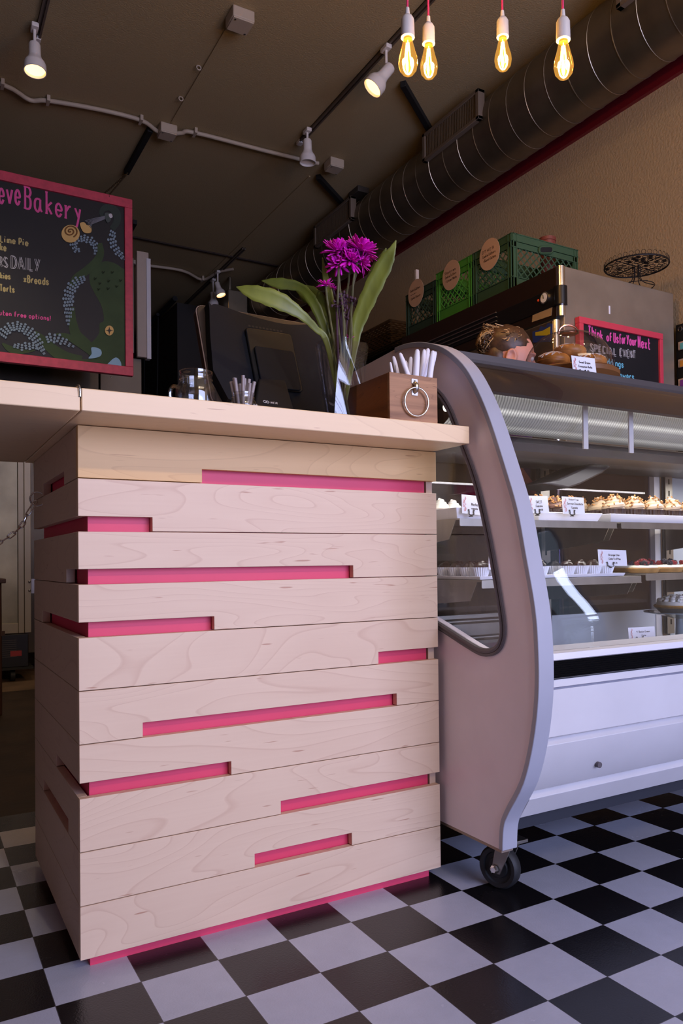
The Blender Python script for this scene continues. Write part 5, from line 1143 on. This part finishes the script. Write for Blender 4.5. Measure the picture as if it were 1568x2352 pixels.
for x_, y_ in ((FX+.08, FY0+.08), (FX+.7, FY0+.08), (FX+.08, FY1-.08), (FX+.7, FY1-.08)): k.cyl((x_, y_, 0), (x_, y_, .1), .025)
k.build('leg', ZINC, fr)
quadx2 = at(1400, 712, Y=FY0); MB().box(quadx2.x-.008, quadx2.x+.002, FY0-.001, FY0+.001, quadx2.z-.02, quadx2.z+.02).build('tape_scrap', CARDW, fr)
# milk crates
def crate(x0, y0, dx, dy, h, m, label):
    c = thing('milk_crate', (x0+dx/2, y0+dy/2, FZ), label, 'milk crate', 'green milk crates on the refrigerator'); z = FZ+.001; fr_ = MB(); la = MB(); t = .008
    fr_.box(x0, x0+dx, y0, y0+dy, z, z+.006)
    for (ax_, c0_, u0, u1) in (('x', y0, x0, x0+dx), ('x', y0+dy-t, x0, x0+dx), ('y', x0, y0, y0+dy), ('y', x0+dx-t, y0, y0+dy)):
        def bxx(a, b, za, zb_, e=0):
            if ax_ == 'x': fr_.box(a, b, c0_-e, c0_+t+e, za, zb_)
            else: fr_.box(c0_-e, c0_+t+e, a, b, za, zb_)
        bxx(u0, u1, z, z+h*.24); bxx(u0, u1, z+h*.87, z+h, .002); bxx(u0, u1, z+h*.78, z+h*.86); bxx(u0, u1, z+h*.76, z+h*.775, .003); bxx(u0, u1, z+h*.865, z+h*.875, .005); bxx(u0, u1, z+h*.985, z+h, .005); bxx(u0, u1, z+h*.245, z+h*.26, .004)
        for a in (u0, u1-.035): bxx(a, a+.035, z, z+h); bxx(a+.004, a+.010, z, z+h, .005); bxx(a+.025, a+.031, z, z+h, .005)
        za, zb_ = z+h*.24, z+h*.78; a0, a1 = u0+.035, u1-.035; sp_ = .042; n = int((a1-a0+zb_-za)/sp_)+2
        for s_ in (1, -1):
            for i in range(-1, n):
                st0 = a0+i*sp_-(zb_-za); pts = []
                p0 = (st0, za); p1 = (st0+(zb_-za), zb_)
                tA = max(0, (a0-st0)/(zb_-za)); tB = min(1, (a1-st0)/(zb_-za))
                if tB-tA < .05: continue
                A = (st0+(zb_-za)*tA, za+(zb_-za)*tA); Bq = (st0+(zb_-za)*tB, za+(zb_-za)*tB)
                if s_ < 0: A = (a0+a1-A[0], A[1]); Bq = (a0+a1-Bq[0], Bq[1])
                if ax_ == 'x': la.tube([(A[0], c0_+t/2, A[1]), (Bq[0], c0_+t/2, Bq[1])], .0035, 4)
                else: la.tube([(c0_+t/2, A[0], A[1]), (c0_+t/2, Bq[0], Bq[1])], .0035, 4)
    fr_.build('crate_frame', m, c); la.build('lattice', m, c); return c
CH = .298; cr = [(1.477, .32, GREEN3, 'near dark green milk crate with an open grip hole, rightmost of the three'), (1.802, .335, GREEN2, 'bright green milk crate in the middle of the three'), (2.14, .32, GREEN1, 'farthest dark green milk crate, leftmost of the three')]
cx1 = at(1326, 573, Y=1.477).x
for i, (y_, dy, m, lb) in enumerate(cr): crate(1.78, y_, (cx1-1.78) if i == 0 else .45, dy, CH-(.03 if i == 2 else .0), m, lb)
MB_g = MB()
gq = [at(u, v, Y=1.47) for u, v in rrect(1238, 1268, 567, 582, 6)]; k = MB(); n = len(gq); k.tube(gq, .006, 6, True); tag(k.build('crate_grip_rim', GREEN3, None), 'rim of the grip hole on the near green crate', 'grip')
bpy.data.objects.remove(bpy.data.objects['crate_grip_rim'])
nr_c = [o for o in C.objects if o.name.startswith('milk_crate') and 'rightmost' in o.get('label', '')][0]
MB().prism([(p_.x, p_.z) for p_ in gq], lambda a, b, t: (a, 1.466+.003*t, b), 0).build('grip_hole', BLACKM, nr_c)
k = MB(); k.tube(gq, .006, 6, True); k.build('grip_rim', GREEN3, nr_c)
def round_label(u, v, lines, lb):
    c_ = at(u, v, X=1.768); r = .082; t = thing('round_paper_label', c_, lb, 'label', 'round paper labels on the crates'); MB().lathe([(0, 0), (r, 0), (r, .0015), (0, .0015)], c_, 48, ax=(-1, 0, 0)).build('disc', KRAFT, t)
    k = MB(); ux_ = Vector((0, -1, 0)); 
    for i, s_ in enumerate(lines): write(k, s_, c_+Vector((-.0022, .058-.004*i, .018-.024*i)), ux_, Vector((0, 0, 1)), .105, .014, .0011, Vector((1, 0, 0)), jitter=.3)
    k.build('lettering', INK, t)
round_label(955, 673, ['Cookie Cutters', '+', 'Cake Decor'], 'round kraft paper label with writing on the farthest crate'); round_label(1036, 632, ['Squares', 'Cookie Cutters', '+ Linzer Molds'], 'round kraft paper label with writing on the bright green crate'); round_label(1124, 584, ['OTHER', 'Cookie Cutters', '+ Biscuit Cutters'], 'round kraft paper label with writing on the near crate')
p = at(957, 640, X=1.85); tag(MB().box(1.84, 1.86, p.y-.008, p.y+.008, FZ+.0085, at(957, 620, X=1.85).z).box(1.835, 1.865, p.y-.014, p.y+.014, FZ+.0075, FZ+.04).build('white_spatula', WPLAS, None, loc=(1.85, p.y, FZ+.0075)), 'white upright strip standing in the farthest crate', 'utensil')
RZ = at(1300, 560, Y=1.62).z; tag(MB().lathe([(0, FZ+.0075), (.042, FZ+.0075), (.042, RZ-.02), (.046, RZ-.018), (.046, RZ), (.040, RZ), (.038, RZ-.03), (.038, FZ+.02), (0, FZ+.02)], (2.16, 1.62, 0), 32).build('rusty_tin', mat('terracotta', (130, 66, 52), .5), None, loc=(2.16, 1.62, FZ+.0075)), 'rusty red round tin peeping over the rim of the near green crate', 'tin')
# wire cake stand
cs = Vector((2.15, 1.22, FZ)); cc = at(1461, 612, D=(cs-CAM).dot(FW)); cs = Vector((cc.x, cc.y, FZ+.001)); hz = cc.z-FZ; WB = mat('black_wire', (24, 19, 17), .5); R_ = .155
sd_ = thing('wire_cake_stand', cs, 'black wire cake stand with looped rim on top of the refrigerator', 'cake stand'); top = cs+Vector((0, 0, hz))
k = MB(); k.torus(top, R_, .004, (0, 0, 1), 64, 6); rnd = random.Random(5); pts = []
k.tube([top-Vector((R_, 0, 0)), top+Vector((R_, 0, 0))], .0022, 5); k.tube([top-Vector((0, R_, 0)), top+Vector((0, R_, 0))], .0022, 5)
for i in range(900):
    if len(pts) > 78: break
    a = rnd.uniform(0, 2*PI); r = math.sqrt(rnd.random())*(R_-.012); q = (r*math.cos(a), r*math.sin(a)); 
    if all(math.hypot(q[0]-p_[0], q[1]-p_[1]) > .024 for p_ in pts): pts.append(q)
for i, (a, b) in enumerate(pts):
    k.torus(top+Vector((a, b, 0)), .0135, .0018, (0, 0, 1), 12, 4)
    if i % 5 == 0: k.lathe([(0, -.001), (.009, -.001), (.009, .001), (0, .001)], top+Vector((a, b, 0)), 8)
k.build('wire_plate', WB, sd_); k = MB()
for i in range(34):
    a = 2*PI*i/34; d = Vector((math.cos(a), math.sin(a), 0)); k.torus(top+d*(R_+.001)+Vector((0, 0, .013)), .0105, .0011, d, 12, 4)
k.build('looped_rim', WB, sd_); k = MB()
for i in range(6):
    a = 2*PI*i/6+.3; d = Vector((math.cos(a), math.sin(a), 0)); k.tube(smoothpts([top+d*.02, top+d*.018-Vector((0, 0, hz*.4)), top+d*.03-Vector((0, 0, hz*.75)), top+d*.085-Vector((0, 0, hz*.98-.003))], 4), .0022, 5)
k.torus(top-Vector((0, 0, hz-.003)), .085, .0022, (0, 0, 1), 32, 5); k.build('wire_foot', WB, sd_)
# sign on the refrigerator side
YS = FY0-.028; sg = thing('event_chalkboard', (2.1, YS, 1.6), 'pink framed chalkboard on the refrigerator side reading Think of Us For Your Next Special Event', 'chalkboard')
xl, xr_, zt2 = at(1329, 725, Y=YS).x, at(1521, 768, Y=YS).x, at(1329, 725, Y=YS).z; zt2 = (zt2+at(1521, 768, Y=YS).z)/2; fw_ = .03; zb2 = 1.38
MB().box(xl+.01, xr_-.01, YS+.008, YS+.02, zb2+.01, zt2-.01).build('board', CHALK, sg); MB().box(xl, xr_, YS-.004, YS+.026, zt2-fw_, zt2).box(xl, xr_, YS-.004, YS+.026, zb2, zb2+fw_).box(xl, xl+fw_*.9, YS-.0035, YS+.0255, zb2+fw_, zt2-fw_).box(xr_-fw_*.8, xr_, YS-.0035, YS+.0255, zb2+fw_, zt2-fw_).build('frame', mat('coral_frame', (222, 66, 84), .5), sg, bevel=.002)
def ws(s, u0, v0, u1, v1, h, r, m, **k):
    q = MB(); write_px(q, s, 1300+u0/5.851, 560+v0/5.851, 1300+u1/5.851, 560+v1/5.851, h/5.851, YS+.0075, r, **k); q.build('lettering', m, sg)
CP2 = mat('bright_pink_chalk', (240, 84, 170), .7)
ws('Think', 305, 1210, 500, 1290, 105, .0042, CP2, serif=True); ws('of', 548, 1300, 620, 1310, 105, .004, CP2); ws('Us', 640, 1320, 712, 1335, 125, .004, CP2); ws('For', 722, 1340, 805, 1335, 120, .004, CP2, serif=True); ws('Your', 815, 1350, 955, 1370, 125, .004, CP2); ws('Next', 968, 1385, 1140, 1420, 140, .0042, CP2, serif=True)
ws('SPECIAL', 330, 1440, 690, 1505, 95, .0014, CWHITE, outline=.0038); ws('EVENT', 722, 1508, 945, 1540, 95, .0014, CWHITE, outline=.0038); ws('Weddings', 460, 1605, 780, 1665, 85, .003, CBLUE); ws('Bridal Showers', 420, 1770, 920, 1830, 95, .003, CBLUE)
# hanging organiser at the far right
p = at(1553, 748, X=2.575); ho = thing('hanging_colour_chart', (2.575, p.y-.3, 1.3), 'black hanging card with coloured tabs at the right edge of the photo', 'wall chart'); MB().box(2.57, 2.58, p.y-.6, p.y, 1.3, p.z).build('backing', BLACKM, ho)
for i, (v, cl) in enumerate(((795, (110, 200, 200)), (835, (232, 160, 60)), (880, (140, 70, 160)))):
    q = at(1562, v, X=2.57); MB().box(2.562, 2.57, q.y-.10, q.y+.01, q.z-.022, q.z+.022).build('tab', mat('tab%d' % i, (214, 190, 176), .6), ho, bevel=.006); MB().box(2.560, 2.562, q.y-.10, q.y-.005, q.z-.02, q.z+.012).build('colour_tab', mat('tabc%d' % i, cl, .6), ho)
k = MB(); q = at(1561, 756, X=2.569); k.torus(q, .012, .002, (1, 0, 0), 16, 5); k.build('eyelet', CHROME, ho)
# wire shelf with baskets behind the flowers
ws_ = thing('wire_shelving', (2.2, 3.3, 0), 'wire shelf unit against the right wall behind the flowers', 'shelving'); k = MB()
for z_ in (2.28, 1.86, 1.3):
    for x_ in (1.98, 2.5): k.tube([(x_, 2.62, z_), (x_, 4.1, z_)], .005, 6); k.tube([(x_, 2.62, z_-.03), (x_, 4.1, z_-.03)], .004, 6)
    n = 42
    for i in range(n): y_ = 2.62+i*(1.48/(n-1)); k.tube([(1.98, y_, z_), (2.5, y_, z_)], .0022, 4)
    for i in range(30): y_ = 2.63+i*.049; k.tube([(1.98, y_, z_-.03), (1.98, y_+.0245, z_), (1.98, y_+.049, z_-.03)], .002, 4)
k.build('wire_shelf', mat('shelf_wire', (70, 58, 44), .4, .8), ws_); k = MB()
for x_, y_ in ((1.98, 2.62), (2.5, 2.62), (1.98, 4.1), (2.5, 4.1)): k.cyl((x_, y_, 0), (x_, y_, 2.5), .012, n=10)
k.build('post', ZINC, ws_)
WICK = mat('wicker', (92, 70, 48), .7, var=.5, vscale=30); WICK2 = mat('light_wicker', (176, 118, 60), .7, var=.4, vscale=30)
def basket(x0, x1, y0, y1, z, h, m, lb):
    b = thing('wicker_basket', ((x0+x1)/2, (y0+y1)/2, z), lb, 'basket', 'wicker baskets on the wire shelves'); k = MB(); n = int(h/.014)
    for i in range(n):
        e = .02*(i/n); pts = []; zz = z+.007+i*.014
        per = [(x0-e, y0-e), (x1+e, y0-e), (x1+e, y1+e), (x0-e, y1+e)]
        for s_ in range(4):
            A, B_ = Vector(per[s_]), Vector(per[(s_+1) % 4]); L_ = (B_-A).length; m_n = max(2, int(L_/.025))
            nn2 = (B_-A).normalized(); nn2 = Vector((nn2.y, -nn2.x))
            for j in range(m_n):
                q = A.lerp(B_, j/m_n); w_ = .004*(1 if (i+j) % 2 else -1); pts.append((q.x+nn2.x*w_, q.y+nn2.y*w_, zz))
        k.tube(pts, .0065, 5, True)
    k.build('weave', m, b); MB().box(x0+.005, x1-.005, y0+.005, y1-.005, z, z+h*.7).build('liner', BLACKM, b); k = MB(); e = .022; k.tube([(x0-e, y0-e, z+h), (x1+e, y0-e, z+h), (x1+e, y1+e, z+h), (x0-e, y1+e, z+h)], .01, 6, True); k.build('rim', m, b)
basket(2.02, 2.42, 3.02, 3.42, 2.285, .17, WICK, 'dark wicker basket on the top wire shelf behind the leaves')
basket(2.02, 2.42, 3.56, 3.95, 2.285, .15, WICK, 'dark wicker basket on the top shelf, half hidden by flower stems')
basket(2.02, 2.42, 3.62, 4.02, 1.865, .18, WICK2, 'orange brown wicker basket on the lower wire shelf beside the monitor')
gb = thing('green_storage_bin', (2.2, 3.2, 1.865), 'green plastic bin with a lid on the wire shelf behind the vase', 'bin'); y0, y1 = 3.02, 3.48
MB().box(2.02, 2.42, y0, y1, 1.868, 2.10).build('tub', mat('green_bin', (70, 110, 66), .5), gb, bevel=.012); MB().box(2.005, 2.435, y0-.015, y1+.015, 2.10, 2.125).build('lid', mat('green_lid', (52, 84, 50), .5), gb, bevel=.006)

# ================================================================== THE PERSON behind the case
SK = mat('skin', (214, 150, 128), .5, sss=.15); HP = at(1172, 826, D=3.28); hd_ = HP.copy(); FD = RT*1.0; FD.z = -.12; FD.normalize(); LF = Vector((0, 0, 1)).cross(FD).normalized()  # FD: where the face looks, LF: her left
pe = thing('person', (hd_.x, hd_.y, 0), 'person behind the display case with tied up brown hair, looking down to the right', 'person')
U_ = FD.cross(LF)*1; U_ = U_ if U_.z > 0 else -U_
def HP_(f, l, u): return hd_+FD*f+LF*l+U_*u
body = MB()
def cap(a, b, r0, r1, n=14): body.tube([a, a.lerp(b, .5), b], [r0, (r0+r1)/2, r1], n); body.ball(a, r0, n=n); body.ball(b, r1, n=n)
hq = Matrix((FD, LF, U_)).transposed().to_4x4(); hq.translation = hd_
body.M = hq
body.ball((0, 0, .02), .098, .077, .105, 24); body.ball((.03, 0, -.045), .068, .058, .07, 20); body.ball((.075, 0, -.095), .022, .026, .02, 12)
body.tube([(.088, 0, .01), (.108, 0, -.022), (.100, 0, -.038)], [.010, .0125, .010], 10); body.ball((.098, .009, -.036), .008, n=8); body.ball((.098, -.009, -.036), .008, n=8)
body.ball((.092, 0, -.062), .010, .022, .006, 10); body.ball((.089, 0, -.073), .010, .020, .006, 10); body.ball((.084, .03, .022), .018, .026, .009, 10); body.ball((.084, -.03, .022), .018, .026, .009, 10)
for s_ in (-1, 1): body.tube([(-.006+.018*math.cos(a)-.004, s_*(.080+.006*abs(math.sin(a))), -.012+.031*math.sin(a)) for a in [i*2*PI/14 for i in range(14)]], .0065, 6, True); body.ball((-.008, s_*.076, -.012), .013, .006, .024, 10)
body.M = None
nk = HP_(-.03, 0, -.09); chest = Vector((hd_.x, hd_.y, 1.30))-FD*.05; hip = Vector((hd_.x, hd_.y, .93))-FD*.07
shL, shR = chest+LF*.165+Vector((0, 0, .11)), chest-LF*.165+Vector((0, 0, .11))
cap(nk, chest+Vector((0, 0, .14)), .052, .06); cap(shL, shR, .055, .055); cap(chest+Vector((0, 0, .04)), hip+Vector((0, 0, .12)), .125, .115); cap(chest+LF*.06, hip+LF*.05, .10, .11); cap(chest-LF*.06, hip-LF*.05, .10, .11); cap(hip+LF*.07, hip-LF*.07, .11, .11)
for s_, sh_ in ((1, shL), (-1, shR)):
    el = sh_+FD*.02+LF*.03*s_-Vector((0, 0, .27)); wr = el+FD*.15-Vector((0, 0, .17)); cap(sh_, el, .048, .040); cap(el, wr, .040, .026)
    pa = wr+FD*.07-Vector((0, 0, .01)); body.tube([wr, wr.lerp(pa, .5), pa], [.024, .032, .030], 12)
    for j in range(4):
        o_ = LF*(.024-.016*j); f0 = pa+o_; f1 = f0+FD*(.030+.004*(j in (1, 2)))-Vector((0, 0, .008)); f2 = f1+FD*.014-Vector((0, 0, .022)); cap(f0, f1, .0095, .0088, 8); cap(f1, f2, .0088, .0075, 8)
    th0 = wr.lerp(pa, .35)-LF*.026*s_; th1 = th0+FD*.032-LF*.014*s_-Vector((0, 0, .012)); cap(th0, th1, .011, .009, 8); cap(th1, th1+FD*.024-Vector((0, 0, .01)), .009, .0078, 8)
    kn = Vector((hip.x, hip.y, .50))+LF*.09*s_+FD*.02; an = Vector((hip.x, hip.y, .09))+LF*.09*s_; cap(hip+LF*.085*s_, kn, .085, .055); cap(kn, an, .052, .036); cap(an, an+FD*.15-Vector((0, 0, .055)), .038, .03)
bo_ = body.build('body', SK, pe, smooth=180); rm = bo_.modifiers.new('remesh', 'REMESH'); rm.mode = 'VOXEL'; rm.voxel_size = .0055; rm.use_smooth_shade = True; s3_ = bo_.modifiers.new('smooth', 'SMOOTH'); s3_.iterations = 3; s3_.factor = .5
for s_ in (-1, 1):
    k = MB(); k.ball(HP_(.081, s_*.031, .004), .0125, n=14); e = k.build('eye', mat('eye_white', (220, 210, 205), .2), pe); MB().ball(HP_(.0905, s_*.032, .003), .0055, n=10).build('iris', mat('iris', (50, 60, 70), .2), e)
    k = MB(); k.tube(smoothpts([HP_(.080, s_*.052, .024), HP_(.093, s_*.035, .030), HP_(.098, s_*.016, .026)], 4), [.002]*9, 5); k.build('eyebrow', mat('brow', (120, 86, 60), .8), pe)
PUR = mat('shirt_reflection_purple', (104, 78, 140), .8, var=.25, vscale=10)  # shirt's purple is a reflection in the front glass, painted on cloth
sh_m = MB(); 
def scap(a, b, r0, r1): sh_m.tube([a, a.lerp(b, .5), b], [r0, (r0+r1)/2, r1], 20); sh_m.ball(a, r0, n=18); sh_m.ball(b, r1, n=18)
scap(shL, shR, .066, .066); scap(chest+Vector((0, 0, .04)), hip+Vector((0, 0, .04)), .138, .130); scap(chest+LF*.06, hip+LF*.06, .112, .122); scap(chest-LF*.06, hip-LF*.06, .112, .122)
for s_, q in ((1, shL), (-1, shR)): el = q+FD*.02+LF*.03*s_-Vector((0, 0, .27)); scap(q, q.lerp(el, .75), .060, .056)
so = sh_m.build('shirt', PUR, pe, smooth=180); rm = so.modifiers.new('remesh', 'REMESH'); rm.mode = 'VOXEL'; rm.voxel_size = .01; rm.use_smooth_shade = True; q = so.modifiers.new('smooth', 'SMOOTH'); q.iterations = 6
ap = MB(); 
for s_ in (-1, 1):
    pass
tr2 = MB()
for s_ in (-1, 1):
    kn = Vector((hip.x, hip.y, .50))+LF*.09*s_+FD*.02; an = Vector((hip.x, hip.y, .10))+LF*.09*s_; tr2.tube([hip+LF*.075*s_+Vector((0, 0, .02)), hip.lerp(kn, .3)+LF*.07*s_, kn, an], [.125, .105, .066, .055], 18)
tr2.ball(hip, .15, .15, .12, 18); to = tr2.build('trousers', mat('denim', (56, 62, 84), .85), pe, smooth=180); rm = to.modifiers.new('remesh', 'REMESH'); rm.mode = 'VOXEL'; rm.voxel_size = .012; rm.use_smooth_shade = True
for s_ in (-1, 1):
    an = Vector((hip.x, hip.y, .0))+LF*.09*s_; k = MB(); k.M = Matrix((FD, LF, Vector((0, 0, 1)))).transposed().to_4x4(); k.M.translation = an; k.ball((.05, 0, .045), .14, .05, .045, 18); k.build('shoe', BLACKP, pe)
# hair: a cap, a loose knot and strands
HA = mat('hair', (84, 58, 38), .45, var=.5, vscale=60); HB = mat('hair_light', (206, 170, 120), .4, var=.3, vscale=60)
k = MB(); k.M = hq; k.ball((-.026, 0, .056), .104, .086, .086, 24, .12, 3); k.ball((-.062, 0, -.01), .062, .070, .075, 20, .2, 8); k.ball((-.085, 0, .075), .058, .055, .052, 18, .35, 9); k.ball((-.09, .01, .01), .04, .05, .05, 16, .4, 5); o = k.build('hair', HA, pe, smooth=180)
rnd = random.Random(11); ka, kb = MB(), MB()
for i in range(900):
    l = rnd.uniform(-1, 1)
    # from the hair line swept up and back into the knot
    th = rnd.uniform(.0, 1.0); s0_ = Vector((.088-.085*abs(l)-.01*rnd.random(), l*.075, .055+.02*rnd.random()-.055*abs(l)*rnd.random()))
    mid_ = Vector((rnd.uniform(-.06, .02), l*rnd.uniform(.06, .088), rnd.uniform(.10, .142)-.05*abs(l))); en = Vector((-.10+rnd.uniform(-.035, .03), rnd.uniform(-.04, .04), .09+rnd.uniform(-.05, .045)))
    pp = smoothpts([s0_, s0_.lerp(mid_, .5)+Vector((0, 0, .018)), mid_, en], 5); m = (ka if rnd.random() < .55 else kb); m.M = hq; m.tube(pp, [.0012]+[.0021]*(len(pp)-2)+[.0008], 4)
for i in range(420):
    c_ = Vector((-.088, 0, .06)); a = rnd.uniform(0, 2*PI); d = Vector((rnd.uniform(-1, 1), rnd.uniform(-1, 1), rnd.uniform(-1, 1))).normalized(); e = d.orthogonal().normalized(); f_ = d.cross(e); r = rnd.uniform(.04, .068)
    pp = [c_+(e*math.cos(t)+f_*math.sin(t))*r for t in [a+j*.38 for j in range(6)]]; m = (ka if rnd.random() < .6 else kb); m.M = hq; m.tube(pp, [.001, .002, .0022, .002, .0015, .0006], 4)
ka.build('hair_strands', HA, pe); kb.build('hair_highlights', HB, pe)
# small fittings belong to the part they sit on
def under(child, parent, par=None):
    for c in [o for o in C.objects if o.name.split('.')[0] == child and o.parent is not None]:
        ps = [o for o in c.parent.children if o.name.split('.')[0] == parent]
        if ps:
            q = min(ps, key=lambda o: (o.location-c.location).length); l = wloc(c); c.parent = q; c.location = l-wloc(q)
for a_, b_ in (('thermometer_dial', 'thermometer'), ('thermometer_needle', 'thermometer'), ('yellow_sticker_panel', 'blue_sticker'), ('ring_pull', 'handle_plate'), ('hinge_bolt', 'hinge'), ('colour_tab', 'tab'), ('red_badge', 'heater_unit'), ('maker_lettering', 'stand'), ('inner_cover', 'mount_cover'), ('window_gasket', 'end_panel'), ('panel_lock', 'front_panel'), ('octopus_pupil', 'octopus_eye'), ('bun_spiral', 'painted_bun'), ('painted_whisk_end', 'painted_whisk_grip'), ('vent_slats', 'control_panel'), ('tape_label', 'header_strip'), ('liner', 'tray')): under(a_, b_)
bpy.context.view_layer.update()
